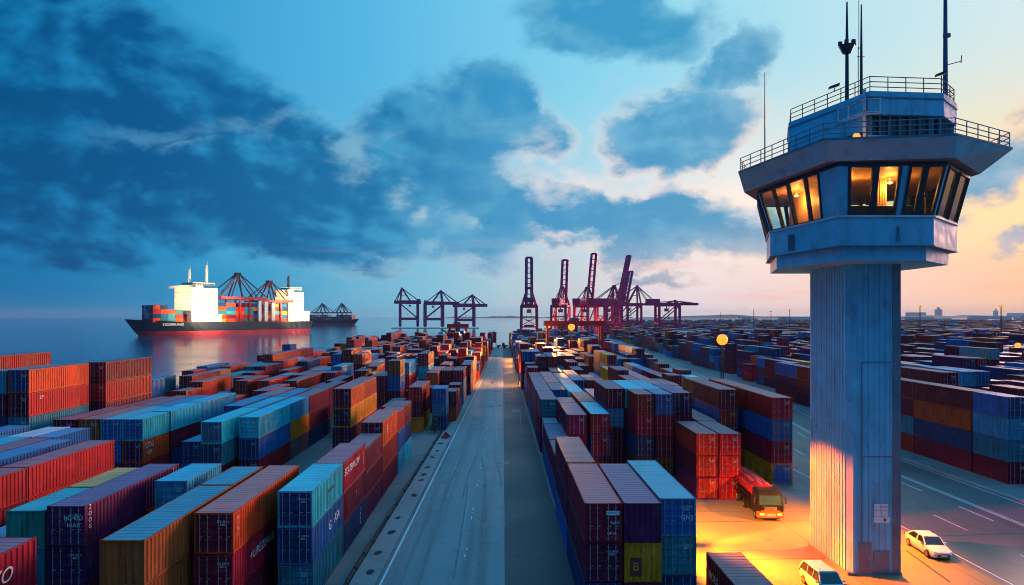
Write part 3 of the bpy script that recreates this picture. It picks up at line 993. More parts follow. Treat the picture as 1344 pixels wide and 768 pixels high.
def raster(pts, idx):
    p = np.array(pts, float)
    Y = np.maximum(p[:, 1], 1.0)
    u = CX + PF * p[:, 0] / Y
    v = CY + PF * (CAM_H - p[:, 2]) / Y
    x0, x1, y0_, y1_ = int(max(0, math.floor(u.min()))), int(min(PW - 1, math.ceil(u.max()))), int(max(0, math.floor(v.min()))), int(min(PH - 1, math.ceil(v.max())))
    if x1 < x0 or y1_ < y0_:
        return
    gx, gy = np.meshgrid(np.arange(x0, x1 + 1) + .5, np.arange(y0_, y1_ + 1) + .5)
    ar = 0.5 * np.sum(u * np.roll(v, -1) - np.roll(u, -1) * v)
    if abs(ar) < 0.2:
        return
    ins = np.ones(gx.shape, bool)
    for i in range(len(u)):
        j = (i + 1) % len(u)
        cr = (u[j] - u[i]) * (gy - v[i]) - (v[j] - v[i]) * (gx - u[i])
        ins &= (cr * (1 if ar > 0 else -1)) >= 0
    if not ins.any():
        return
    A = np.array([[u[i], v[i], 1] for i in range(3)])
    try:
        co = np.linalg.solve(A, 1 / Y[:3])
    except np.linalg.LinAlgError:
        return
    iz = co[0] * gx + co[1] * gy + co[2]
    sl = (slice(y0_, y1_ + 1), slice(x0, x1 + 1))
    m_ = ins & (iz > zb[sl])
    zb[sl][m_] = iz[m_]
    ib[sl][m_] = idx


raster([(26.7, 53, 0), (30.7, 53, 0), (30.7, 53, 24), (26.7, 53, 24)], -2)
raster([(26.7, 53, 0), (26.7, 59.6, 0), (26.7, 59.6, 24), (26.7, 53, 24)], -2)
for i, s in enumerate(SPECS):
    xa, xb, ya, yb, za, zc = s['xc'] - s['w'] / 2, s['xc'] + s['w'] / 2, s['y0'], s['y0'] + s['L'], s['z'], s['z'] + s['h']
    raster([(xa, ya, za), (xb, ya, za), (xb, ya, zc), (xa, ya, zc)], i)
    if xb < 0:
        raster([(xb, ya, za), (xb, yb, za), (xb, yb, zc), (xb, ya, zc)], i)
    elif xa > 0:
        raster([(xa, ya, za), (xa, yb, za), (xa, yb, zc), (xa, ya, zc)], i)
    if zc < CAM_H:
        raster([(xa, ya, zc), (xb, ya, zc), (xb, yb, zc), (xa, yb, zc)], i)
cnt = np.bincount(ib[ib >= 0].ravel(), minlength=len(SPECS))
order = sorted(range(len(SPECS)), key=lambda i: -cnt[i])
PICK = set(order[:298])
for i, s in enumerate(SPECS):
    s['px'] = int(cnt[i])

# ---- container meshes, shared by size
CM = {}


def corr(mb_, fixed, a0, a1, z0, z1, axis, sgn, p=0.42, d=0.055):
    """corrugated sheet: axis 'x' = sheet lies in x=fixed and runs along y"""
    n = max(2, round((a1 - a0) / p))
    p = (a1 - a0) / n
    prof = []
    for i in range(n):
        b0 = a0 + i * p
        prof += [(b0, 0), (b0 + p * .32, 0), (b0 + p * .5, 1), (b0 + p * .82, 1)]
    prof.append((a1, 0))
    for (u0, d0), (u1, d1) in zip(prof, prof[1:]):
        f0, f1 = fixed - sgn * d * d0, fixed - sgn * d * d1
        if axis == 'x':
            q = [(f0, u0, z0), (f1, u1, z0), (f1, u1, z1), (f0, u0, z1)]
        else:
            q = [(u0, f0, z0), (u1, f1, z0), (u1, f1, z1), (u0, f0, z1)]
        if (axis == 'x') != (sgn > 0):
            q = q[::-1]
        mb_.quad(*q)


def shape_walls(b, L, h, w):
    hw, hl = w / 2, L / 2
    for s in (-1, 1):
        corr(b, s * (hw - .012), -hl + .13, hl - .13, .15, h - .1, 'x', s)
    corr(b, hl - .03, -hw + .12, hw - .12, .15, h - .1, 'y', 1, p=.36)
    b.quad((-hw, -hl, .1), (-hw, hl, .1), (hw, hl, .1), (hw, -hl, .1))


def shape_frame(b, L, h, w):
    hw, hl = w / 2, L / 2
    for sx in (-1, 1):
        for sy in (-1, 1):
            xa, xb = sorted((sx * hw, sx * (hw - .13)))
            ya, yb = sorted((sy * hl, sy * (hl - .13)))
            b.box(xa, xb, ya, yb, .12, h - .12)
            xa, xb = sorted((sx * (hw + .008), sx * (hw - .17)))
            ya, yb = sorted((sy * (hl + .008), sy * (hl - .19)))
            b.box(xa, xb, ya, yb, 0, .12)
            b.box(xa, xb, ya, yb, h - .12, h)
        xa, xb = sorted((sx * hw, sx * (hw - .07)))
        b.box(xa, xb, -hl + .19, hl - .19, .02, .16)
        b.box(xa, xb, -hl + .19, hl - .19, h - .11, h - .02)
    for sy in (-1, 1):
        ya, yb = sorted((sy * hl, sy * (hl - .1)))
        b.box(-hw + .17, hw - .17, ya, yb, .02, .16)
        b.box(-hw + .17, hw - .17, ya, yb, h - .12, h - .02)


def shape_roof(b, L, h, w):
    hw, hl = w / 2 - .06, L / 2 - .1
    n = max(4, int(L / .55))
    p = 2 * hl / n
    prof = []
    for i in range(n):
        y = -hl + i * p
        prof += [(y, 0), (y + p * .55, 0), (y + p * .66, .022), (y + p * .88, .022)]
    prof.append((hl, 0))
    for (u0, d0), (u1, d1) in zip(prof, prof[1:]):
        b.quad((-hw, u0, h - .035 + d0), (hw, u0, h - .035 + d0), (hw, u1, h - .035 + d1), (-hw, u1, h - .035 + d1))


def shape_door(b, L, h, w, side):
    hw, y = w / 2 - .13, -L / 2 + .05
    xa, xb = (-hw, -.012) if side < 0 else (.012, hw)
    z0, z1 = .17, h - .13
    n = 4
    p = (z1 - z0 - .2) / n
    prof = [(z0, 0), (z0 + .1, 0)]
    for i in range(n):
        zz = z0 + .1 + i * p
        prof += [(zz + p * .16, .0), (zz + p * .26, .035), (zz + p * .74, .035), (zz + p * .84, 0)]
    prof += [(z1, 0)]
    for (u0, d0), (u1, d1) in zip(prof, prof[1:]):
        b.quad((xa, y + d0, u0), (xb, y + d0, u0), (xb, y + d1, u1), (xa, y + d1, u1))
    for zz in (z0 + .02, z1 - .02):
        b.box(xa, xb, y - .012, y - .002, zz - .02, zz + .02)


def shape_bar(b, L, h, w, x):
    y = -L / 2 + .015
    b.tube([(x, y, .1), (x, y, h - .06)], .026, 6)
    for zz in (.25, h * .36, h * .62, h - .3):
        b.box(x - .06, x + .06, y + .005, y + .04, zz - .03, zz + .03)
    b.box(x - .02, x + .34 * (1 if x < 0 else -1) * .6, y - .03, y - .005, h * .40, h * .40 + .045) if x > 0 and False else b.box(min(x, x + .2), max(x, x + .2), y - .034, y - .028 + .02, h * .41, h * .41 + .045)


def cmesh(kind, L, h, w):
    key = (kind, round(L, 2), round(h, 2), round(w, 2))
    if key in CM:
        return CM[key]
    b = MB()
    xs = (-w * .36, -w * .16, w * .13, w * .33)
    if kind == 'body':
        shape_walls(b, L, h, w)
        me = b.mesh('container_walls', [M_PAINT])
    elif kind == 'frame':
        shape_frame(b, L, h, w)
        me = b.mesh('container_frame', [M_PAINT])
    elif kind == 'roof':
        shape_roof(b, L, h, w)
        me = b.mesh('container_roof', [M_ROOF])
    elif kind in ('door-', 'door+'):
        shape_door(b, L, h, w, -1 if kind == 'door-' else 1)
        me = b.mesh('container_door', [M_PAINT])
    elif kind.startswith('bar'):
        shape_bar(b, L, h, w, xs[int(kind[3])])
        me = b.mesh('locking_bar', [M_GALV])
    elif kind == 'body1':
        shape_walls(b, L, h, w)
        shape_frame(b, L, h, w)
        me = b.mesh('container_walls', [M_PAINT])
    elif kind in ('doorb-', 'doorb+'):
        sd = -1 if kind == 'doorb-' else 1
        shape_door(b, L, h, w, sd)
        b.mi = 1
        for x in (xs[:2] if sd < 0 else xs[2:]):
            shape_bar(b, L, h, w, x)
        me = b.mesh('container_door', [M_PAINT, M_GALV])
    else:
        shape_walls(b, L, h, w)
        shape_frame(b, L, h, w)
        for sd in (-1, 1):
            shape_door(b, L, h, w, sd)
        b.mi = 1
        shape_roof(b, L, h, w)
        b.mi = 2
        for x in xs:
            y = -L / 2 + .015
            b.box(x - .025, x + .025, y - .02, y + .02, .1, h - .06)
        me = b.mesh('shipping_container', [M_PAINT, M_ROOF, M_GALV])
    CM[key] = me
    return me


ORD = ['', 'first', 'second', 'third', 'fourth', 'fifth', 'sixth', 'seventh', 'eighth', 'ninth', 'tenth', 'eleventh', 'twelfth', 'thirteenth', 'fourteenth', 'fifteenth',
       'sixteenth', 'seventeenth', 'eighteenth', 'nineteenth', 'twentieth'] + ['twenty-' + q for q in ('first', 'second', 'third', 'fourth', 'fifth', 'sixth', 'seventh', 'eighth', 'ninth')] + ['thirtieth'] + ['thirty-' + q for q in ('first', 'second', 'third', 'fourth', 'fifth', 'sixth', 'seventh', 'eighth', 'ninth')]
TIER = ['topmost', 'second from top', 'third from top', 'fourth from top', 'lowest']
HERO = dict(
    cyan_hero='cyan container with dark door topmost beside the road, nearest in the left kerb row',
    asa='blue container lettered ASA in white under the nearest cyan container by the road',
    crimson_hero='crimson container with long white lettering right behind the roadside cyan one',
    faint='maroon container with faint mark beneath the crimson one lettered in white',
    vert='navy container with upright white lettering lowest beneath the crimson roadside container',
    f_mark='orange red container with a white F mark topmost in the left kerb row',
    plate='orange container with pale pink roof and small white plate on its corner post',
    urez='dark crimson container lettered UREZEAUS in white beneath the orange pink-roofed one',
    zo='crimson container with big white ZO mark cut by the lower left picture corner',
    purple_hero='long purple container with violet roof and white upright lettering at both ends',
    utg='orange container lettered UTG in white under a cyan twenty-foot container',
    scuff='red container with scuffed white mark under the orange one of the tall left stack',
    door_plate='crimson container with white door plate, front corner of the stacks right of the road',
    b_mark='yellow container with red-brown B badge under the purple corrugated end',
    gns='light-roofed blue container lettered GNS on its door at the front right corner',
    ro_mark='maroon container standing alone on the orange-lit apron with white ROEG lettering')
# rows and stacks are counted over what shows, from the road outwards and from the camera on
vis_rows = {}
for i in PICK:
    s = SPECS[i]
    vis_rows.setdefault(s['row'][0], {}).setdefault(s['row'][1], set()).add((round(s['y0'], 2), round(s['xc'], 2)))
row_no = {z: {k: n + 1 for n, k in enumerate(sorted(r))} for z, r in vis_rows.items()}
stack_no = {}
for z, r in vis_rows.items():
    for k, st_ in r.items():
        for n, key in enumerate(sorted(st_)):
            stack_no[(z, k, key)] = n + 1
ZW = {'left of the road': 'left of the road', 'right of the road': 'right of the road', 'far left yard': 'in the far left yard', 'near left yard': 'behind the near left stacks',
      'quay side': 'along the quay', 'far right yard': 'in the far right yard', 'beyond the highway': 'beyond the highway'}
GRP = {'left of the road': 'containers stacked left of the road', 'right of the road': 'containers stacked right of the road', 'far left yard': 'containers of the far left yard',
       'near left yard': 'containers behind the near left stacks', 'quay side': 'containers along the quay', 'far right yard': 'containers of the far right yard', 'beyond the highway': 'containers beyond the highway'}
seen_labels = {}


def make_label(s):
    if s['feat'] in HERO:
        return HERO[s['feat']]
    z, k = s['row']
    rn, sn = row_no[z][k], stack_no[(z, k, (round(s['y0'], 2), round(s['xc'], 2)))]
    return f"{CNAME[s['c']]} container, {TIER[min(s['tier'], 4)]}, {ORD[sn]} stack of {ORD[rn]} row {ZW[z]}"


def jitter(c, r):
    k = r.uniform(.82, 1.2)
    return tuple(min(1, v * k * r.uniform(.93, 1.07)) for v in PAL[c])


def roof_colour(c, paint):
    # roofs paler than the walls: sky reflection painted in, besides some fading
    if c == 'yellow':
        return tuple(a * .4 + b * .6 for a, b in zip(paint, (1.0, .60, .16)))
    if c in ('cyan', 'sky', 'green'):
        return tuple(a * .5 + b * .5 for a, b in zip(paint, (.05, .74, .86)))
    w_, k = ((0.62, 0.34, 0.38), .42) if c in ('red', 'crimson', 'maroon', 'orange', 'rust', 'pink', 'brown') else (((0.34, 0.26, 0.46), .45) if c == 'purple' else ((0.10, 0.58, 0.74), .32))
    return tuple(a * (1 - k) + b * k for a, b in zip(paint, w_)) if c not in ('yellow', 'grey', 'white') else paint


DOOR_TXT = {}


def door_text(n):
    if n not in DOOR_TXT:
        rows = [('402 718 3', '22G1'), ('611 095 0', '45G1'), ('870 226 4', '42G1'), ('135 540 8', '22G1')][n]
        me = text_mesh(rows[0] + '\n' + rows[1], .19, M_WHITE, extrude=.002)
        DOOR_TXT[n] = me
    return DOOR_TXT[n]


mass = MB()
crng = random.Random(4)
n_part = [0, 0, 0]
for i, s in enumerate(SPECS):
    L, h, w = s['L'], s['h'] - .02, s['w']
    loc = (s['xc'] + crng.uniform(-.03, .03), s['y0'] + L / 2, s['z'])
    col = jitter(s['c'], crng)
    dcol = jitter(s['door'], crng) if s['door'] else tuple(v * .92 for v in col)
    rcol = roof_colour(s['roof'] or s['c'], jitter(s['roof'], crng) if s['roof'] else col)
    if i not in PICK:
        x0, x1, y0, y1, z0, z1 = loc[0] - w / 2, loc[0] + w / 2, s['y0'], s['y0'] + L, loc[2] + .02, loc[2] + h
        mass.col, mass.mi = col, 0
        mass.quad((x0, y0, z0), (x1, y0, z0), (x1, y0, z1), (x0, y0, z1))
        mass.quad((x1, y1, z0), (x0, y1, z0), (x0, y1, z1), (x1, y1, z1))
        mass.quad((x0, y1, z0), (x0, y0, z0), (x0, y0, z1), (x0, y1, z1))
        mass.quad((x1, y0, z0), (x1, y1, z0), (x1, y1, z1), (x1, y0, z1))
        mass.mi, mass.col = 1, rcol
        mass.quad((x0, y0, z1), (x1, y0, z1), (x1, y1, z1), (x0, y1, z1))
        continue
    lab = make_label(s)
    rz = math.pi if s['flip'] else 0.0
    big = s['px'] > 420 or s['feat']
    if s['px'] > 75 or s['feat']:
        t = thing('shipping_container', lab, 'container', loc, rz, GRP[s['row'][0]])
        if big:
            n_part[0] += 1
            link('corrugated_walls', cmesh('body', L, h, w), t, color=col)
            link('frame', cmesh('frame', L, h, w), t, color=tuple(v * .85 for v in col))
            link('roof', cmesh('roof', L, h, w), t, color=rcol)
            for q, sd in enumerate(('-', '+')):
                d = link('door', cmesh('door' + sd, L, h, w), t, color=dcol)
                for b_ in (0, 1):
                    link('locking_bar', cmesh(f'bar{q * 2 + b_}', L, h, w), d)
                if sd == '+':
                    m_ = link('marking', door_text(i % 4), d, (w * .235, -L / 2 + .045, h * .74))
                    m_.rotation_euler = (R(90), 0, 0)
        else:
            n_part[1] += 1
            link('corrugated_walls', cmesh('body1', L, h, w), t, color=col)
            link('roof', cmesh('roof', L, h, w), t, color=rcol)
            for sd in ('-', '+'):
                link('door', cmesh('doorb' + sd, L, h, w), t, color=dcol)
    else:
        n_part[2] += 1
        t = link('shipping_container', cmesh('all', L, h, w), None, loc, rz, col)
        tag(t, lab, 'container', GRP[s['row'][0]])
    xr, xl, yf = w / 2 + .012, -w / 2 - .012, -L / 2 - .03
    f = s['feat']
    if f == 'cyan_hero':
        lettering(t, 'MAI HNU', .5, M_BLACKM, (xr, .6, h * .55), shear=.25)
    elif f == 'asa':
        lettering(t, 'G', 1.0, M_WHITE, (xr, .3, h * .5), shear=.1)
        lettering(t, 'ASA', .95, M_WHITE, (xr, 2.4, h * .55), shear=.3)
    elif f == 'crimson_hero':
        lettering(t, 'ECATEWLCW', .85, M_WHITE, (xr, -1.3, h * .62), shear=.15, sx=1.1)
        lettering(t, '2U7', .42, M_WHITE, (xr, 3.6, h * .5), vertical=True)
    elif f == 'faint':
        lettering(t, 'T L', .9, mat('faded_marking', (.3, .1, .12), .6), (xr, .8, h * .5))
    elif f == 'vert':
        lettering(t, 'TKOE', .4, M_WHITE, (xr, 2.2, h * .55), vertical=True)
    elif f == 'f_mark':
        lettering(t, 'F', 1.3, M_WHITE, (xr, -2.6, h * .55), shear=.2)
    elif f == 'plate':
        lettering(t, '8101', .34, M_WHITE, (xr, -L / 2 + .75, h * .6), vertical=True)
    elif f == 'urez':
        lettering(t, '+UREZEAUS', .78, M_WHITE, (xr, -1.6, h * .55), shear=.2, sx=1.15)
    elif f == 'zo':
        lettering(t, 'ZO', 1.1, M_WHITE, (xr, 3.4, h * .5), shear=.3)
    elif f == 'purple_hero':
        lettering(t, 'ZOOG', .42, M_WHITE, (xr, -L / 2 + .55, h * .68), vertical=True)
        lettering(t, 'TSRUO', .36, M_WHITE, (xr, L / 2 - 1.0, h * .6), vertical=True)
        lettering(t, 'IJG CU', .42, M_WHITE, (.5, yf, h * .7), '-Y')
        lettering(t, 'HUUT', .34, M_WHITE, (.55, yf, h * .52), '-Y')
    elif f == 'utg':
        lettering(t, 'UTG', .9, M_WHITE, (xr, -1.6, h * .72), sx=1.1)
        lettering(t, 'tZA', .7, M_WHITE, (xr, -1.6, h * .4))
    elif f == 'scuff':
        lettering(t, 'Z-F', .5, M_WHITE, (xr, -L / 2 + 2.2, h * .75))
    elif f == 'door_plate':
        b_ = MB()
        b_.box(.18, 1.05, -L / 2 - .02, -L / 2 + .012, h * .70, h * .80)
        pl = b_.build('door_plate', M_WHITE, t)
        lettering(pl, 'CE1W5TN', .2, M_BLACKM, (.62, -L / 2 - .026, h * .75), '-Y')
        lettering(t, 'TUOY', .24, M_WHITE, (.75, yf, h * .5), '-Y')
        lettering(t, 'GB 5A', .22, M_WHITE, (.55, yf, h * .24), '-Y')
    elif f == 'b_mark':
        b_ = MB()
        ye = L / 2 - .02
        b_.box(.1, .85, ye, ye + .03, h * .16, h * .62)
        bd = b_.build('badge', M_BROWNM, t)
        lettering(bd, 'B', .8, M_PAINT if False else mat('badge_yellow', PAL['yellow'], .5), (.47, ye + .035, h * .39), '+Y')
    elif f == 'gns':
        lettering(t, 'GNS', .42, M_WHITE, (.62, yf, h * .5), '-Y')
    elif f == 'ro_mark':
        lettering(t, 'ROEG', .8, M_WHITE, (xl, 4.3, h * .5), '-X')

mo = mass.build('stacked_containers', [M_MASS, M_MASSR])
tag(mo, 'crowded far stacks of maroon, blue and orange containers filling the rest of the yard', 'container stacks', kind='stuff')
print('containers', len(SPECS), 'picked px min', min(SPECS[i]['px'] for i in PICK), 'parts', n_part)

# the hazy yard far behind, too small to count
mb = MB()
frng = random.Random(31)
for _ in range(3600):
    y = 440 + 2100 * frng.random() ** 1.7
    xl_ = interp(y, [(440, 16), (760, 20), (1500, 215), (4000, 720)])
    xr_ = y * 0.80 + 40
    x = frng.uniform(xl_ + 4, xr_)
    if abs(x - hc(y)) < 13:
        continue
    if y < 800 and abs(x - 70) < 62 and 640 < y < 720:
        continue
    n = frng.choice((1, 2, 3))
    rows = frng.choice((1, 2, 3))
    L = 12.2 * frng.choice((1, 1, 2, 3))
    for q in range(n):
        c = PAL[frng.choices(NAMES, WTS)[0]]
        mb.col, mb.mi = c, 0
        x0, x1, z0, z1 = x, x + 2.5 * rows, q * 2.6 + .02, q * 2.6 + 2.58
        mb.quad((x0, y, z0), (x1, y, z0), (x1, y, z1), (x0, y, z1))
        mb.quad((x0, y + L, z0), (x0, y, z0), (x0, y, z1), (x0, y + L, z1))
        mb.quad((x1, y, z0), (x1, y + L, z0), (x1, y + L, z1), (x1, y, z1))
        mb.mi = 1
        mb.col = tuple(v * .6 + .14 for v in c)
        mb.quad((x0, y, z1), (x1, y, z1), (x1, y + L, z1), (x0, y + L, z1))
tag(mb.build('distant_yard', [M_MASS, M_MASSR]), 'hazy distant container yard reaching to the hills on the right', 'container yard', kind='stuff')

# ================================================================ control tower
M_TOWER = mat('tower_panel', (0.10, 0.50, 0.68), 0.46, 0.0, var=.14, scale=.5, dirt=(0.06, 0.10, 0.13), dirt_amt=.45, bump=.08)
M_TOWERD = mat('tower_trim', (0.09, 0.17, 0.23), 0.5, 0.1, var=.2, dirt=(.03, .04, .05), dirt_amt=.4)
M_TLINE = mat('tower_sill', (0.5, 0.58, 0.62), 0.45)
M_SOFFIT = mat('tower_soffit', (0.14, 0.16, 0.18), 0.6)
M_FRAME = mat('window_frame', (0.02, 0.035, 0.05), 0.45, 0.2)
M_DGLASS = mat('dark_window', (0.012, 0.025, 0.04), 0.08, 0.0, spec=.8)
M_INT = mat('cabin_lining', (0.50, 0.26, 0.10), 0.6)
M_INTD = mat('cabin_console', (0.05, 0.04, 0.035), 0.5)
M_INTL = mat('cabin_curtain', (0.6, 0.35, 0.15), 0.7)
SODIUM = (1.0, 0.30, 0.02)
WARM = (1.0, 0.58, 0.24)


def emis(name, col, s):
    if name in MATS:
        return MATS[name]
    m_ = bpy.data.materials.new(name)
    m_.use_nodes = True
    b_ = m_.node_tree.nodes['Principled BSDF']
    b_.inputs['Base Color'].default_value = (.02, .02, .02, 1)
    b_.inputs['Emission Color'].default_value = (*col, 1)
    b_.inputs['Emission Strength'].default_value = s
    MATS[name] = m_
    return m_


E_SOD = emis('sodium_lamp', (1.0, 0.30, 0.02), 1.7)
E_WARM = emis('warm_lamp', (1.0, 0.52, 0.18), 3.0)
E_ORNG = emis('orange_lamp', (1.0, 0.28, 0.04), 1.6)
E_WHITE = emis('deck_lamp', (1.0, 0.86, 0.6), 12.0)

gm = bpy.data.materials.new('cabin_glass')
gm.use_nodes = True
gt = gm.node_tree
gt.nodes.remove(gt.nodes['Principled BSDF'])
hg = NG(gt)
fr = hg.n('ShaderNodeFresnel')
fr.inputs['IOR'].default_value = 1.5
tr = hg.n('ShaderNodeBsdfTransparent')
tr.inputs['Color'].default_value = (0.78, 0.90, 0.86, 1)
gl = hg.n('ShaderNodeBsdfGlossy')
gl.inputs['Roughness'].default_value = 0.03
mx = hg.n('ShaderNodeMixShader')
gt.links.new(fr.outputs[0], mx.inputs[0])
gt.links.new(tr.outputs[0], mx.inputs[1])
gt.links.new(gl.outputs[0], mx.inputs[2])
gt.links.new(mx.outputs[0], gt.nodes['Material Output'].inputs['Surface'])


def light(name, typ, loc, power, col, parent=None, target=None, spot=None, blend=.4, size=.3):
    d = bpy.data.lights.new(name, typ)
    d.energy = power
    d.color = col
    if typ == 'SPOT':
        d.spot_size = R(spot)
        d.spot_blend = blend
        d.shadow_soft_size = size
    elif typ == 'AREA':
        d.size = size
    else:
        d.shadow_soft_size = size
    o = bpy.data.objects.new(name, d)
    COL.objects.link(o)
    o.location = loc
    if target is not None:
        o.rotation_euler = (Vector(loc) - Vector(target)).to_track_quat('Z', 'Y').to_euler()
    if parent is not None:
        o.parent = parent
        o.matrix_parent_inverse = Matrix.Translation(parent.location).inverted()
    return o


TW = thing('control_tower', 'tall blue-grey harbour control tower with glazed octagonal cabin and roof masts', 'tower', (0, 0, 0))
X0, X1, Y0, Y1, ZT = 26.7, 30.7, 53.0, 59.6, 24.0
b = MB()


def ribbed(b, p0, p1, z0, z1, pitch, depth, out):
    """standing seam panel between two ground points"""
    p0, p1, out = Vector((*p0, 0)), Vector((*p1, 0)), Vector((*out, 0))
    L = (p1 - p0).length
    n = max(1, round(L / pitch))
    d = (p1 - p0) / n
    prof = []
    for i in range(n):
        q = p0 + d * i
        prof += [q, q + d * .70, q + d * .76 + out * depth, q + d * .94 + out * depth]
    prof.append(p1)
    for a, c in zip(prof, prof[1:]):
        b.quad((a.x, a.y, z0), (c.x, c.y, z0), (c.x, c.y, z1), (a.x, a.y, z1))


ch = .38
ribbed(b, (X0, Y1), (X0, Y0 + ch), 0, ZT, .46, .07, (-1, 0))
ribbed(b, (X0 + ch, Y0), (X1 - .62, Y0), 0, ZT, .42, .07, (0, -1))
b.quad((X0, Y0 + ch, 0), (X0 + ch, Y0, 0), (X0 + ch, Y0, ZT), (X0, Y0 + ch, ZT))
ribbed(b, (X1, Y0), (X1, Y1), 0, ZT, .42, .06, (1, 0))
ribbed(b, (X1, Y1), (X0, Y1), 0, ZT, .48, .04, (0, 1))
b.build('shaft', M_TOWER, TW)
b = MB()
b.box(X1 - .62, X1 + .02, Y0 - .07, Y0 + .2, 0, ZT)
b.box(X1 - .70, X1 - .62, Y0 - .02, Y0 + .2, 0, ZT)
b.build('pilaster', M_TOWERD, TW)
b = MB()
for z in (9.1, 16.4):
    b.box(X0 + 1.0, X1 - .7, Y0 - .085, Y0 - .066, z, z + .09)
b.box(X0 + .95, X0 + 1.02, Y0 - .085, Y0 - .066, 0, 16.4)
b.build('panel_seam', M_TOWERD, TW)
b = MB()
b.box(X0 - .12, X1 + .12, Y0 - .12, Y1 + .12, 0, .22)
b.build('plinth', M_TOWERD, TW)
b = MB()
b.box(X0 + .75, X0 + 1.75, Y0 - .10, Y0 - .067, .22, 2.55)
dr = b.build('door', M_TOWERD, TW)
b = MB()
b.box(X0 + 1.55, X0 + 1.62, Y0 - .15, Y0 - .10, 1.2, 1.45)
b.build('handle', M_GALV, dr)
b = MB()
b.box(X0 + 1.9, X0 + 3.1, Y0 - .10, Y0 - .067, .25, 1.9)
for z in (.8, 1.35):
    b.box(X0 + 1.95, X0 + 3.05, Y0 - .115, Y0 - .10, z, z + .05)
b.build('service_hatch', M_TOWERD, TW)
b = MB()
sx0, sz0 = X0 + 1.95, 4.05
for i in range(2):
    for j in range(2):
        b.box(sx0 + i * .56, sx0 + i * .56 + .5, Y0 - .12, Y0 - .067, sz0 + .5 + j * .5, sz0 + .95 + j * .5)
b.box(sx0 - .04, sx0 + 1.2, Y0 - .125, Y0 - .067, sz0, sz0 + .45)
sg = b.build('notice_board', M_WHITE, TW)
lettering(sg, 'A UZN', .2, M_BLACKM, (sx0 + .7, Y0 - .13, sz0 + 1.25), '-Y')
b = MB()
b.box(sx0 + .72, sx0 + .88, Y0 - .135, Y0 - .126, sz0 + .12, sz0 + .36)
b.build('pictogram', M_BLACKM, sg)

# cabin rings: left, front left, front right, right, then the rear corners
RING = dict(
    skirt0=[(23.0, 57.6), (24.4, 49.5), (30.5, 49.4), (34.9, 53.7), (35.1, 60.2), (31.2, 64.6), (25.2, 64.6)],
    sill=[(22.7, 58.2), (24.0, 49.0), (30.8, 49.0), (35.5, 53.6), (35.7, 60.5), (31.5, 65.0), (25.0, 65.0)],
    head=[(22.05, 59.2), (23.6, 48.3), (31.1, 48.0), (35.9, 52.7), (36.3, 61.2), (32.0, 65.8), (24.5, 65.8)],
    eave0=[(21.2, 60.2), (22.8, 48.1), (31.0, 47.0), (36.4, 52.3), (36.9, 61.5), (32.5, 66.5), (25.2, 66.5)],
    eave1=[(19.8, 57.6), (21.9, 46.9), (30.2, 45.6), (36.7, 49.4), (39.0, 62.0), (33.5, 69.0), (25.0, 68.0)],
    pent=[(24.8, 59.2), (27.3, 51.0), (33.0, 51.5), (35.6, 54.0), (35.6, 60.0), (32.0, 63.5), (26.5, 63.5)])


def ring(name, z, k=1.0):
    p = RING[name]
    cx = sum(q[0] for q in p) / len(p)
    cy = sum(q[1] for q in p) / len(p)
    return [(cx + (x - cx) * k, cy + (y - cy) * k, z) for x, y in p]


b = MB()
b.loft([ring('skirt0', 24.0), ring('skirt0', 25.0)], True, True)
b.build('skirt', M_TOWER, TW)
b = MB()
b.loft([ring('sill', 25.06), ring('sill', 27.05)], True, True)
b.build('sill_band', M_TOWER, TW)
b = MB()
b.loft([ring('sill', 24.98, 1.012), ring('sill', 25.055, 1.012)], True, True)
b.build('band_trim', M_TOWERD, TW)
b = MB()
b.loft([ring('sill', 27.055, 1.018), ring('sill', 27.2, 1.018)], True, True)
b.build('sill_trim', M_TLINE, TW)
b = MB()
for fx, fy, ff in ((22.95, 54.6, (-1, 0)), (28.2, 48.95, (0, -1))):
    b = MB()
    if ff[0]:
        b.box(fx - .25, fx + .3, fy - .05, fy + .05, 25.2, 26.5)
    else:
        for k in (-.1, .1):
            b.bar((fx + k, fy - .05, 25.3), (fx + k * .3, fy - .05, 26.4), .06)
    b.build('bracket', M_TOWERD, TW)
b = MB()
b.loft([ring('eave0', 30.85), ring('eave1', 32.0)], False, True)
b.build('eave', M_TOWER, TW)
b = MB()
b.poly([p for p in ring('eave0', 30.845)][::-1])
b.build('soffit', M_SOFFIT, TW)
b = MB()
b.loft([ring('eave1', 32.01, 1.003), ring('eave1', 32.16, 1.003)], True, True)
b.build('deck', M_TOWERD, TW)
b = MB()
b.loft([ring('head', 30.55, 1.004), ring('head', 30.84, 1.004)], True, True)
b.build('head_beam', M_FRAME, TW)


def lerp(a, c, t):
    return tuple(u + (v - u) * t for u, v in zip(a, c))


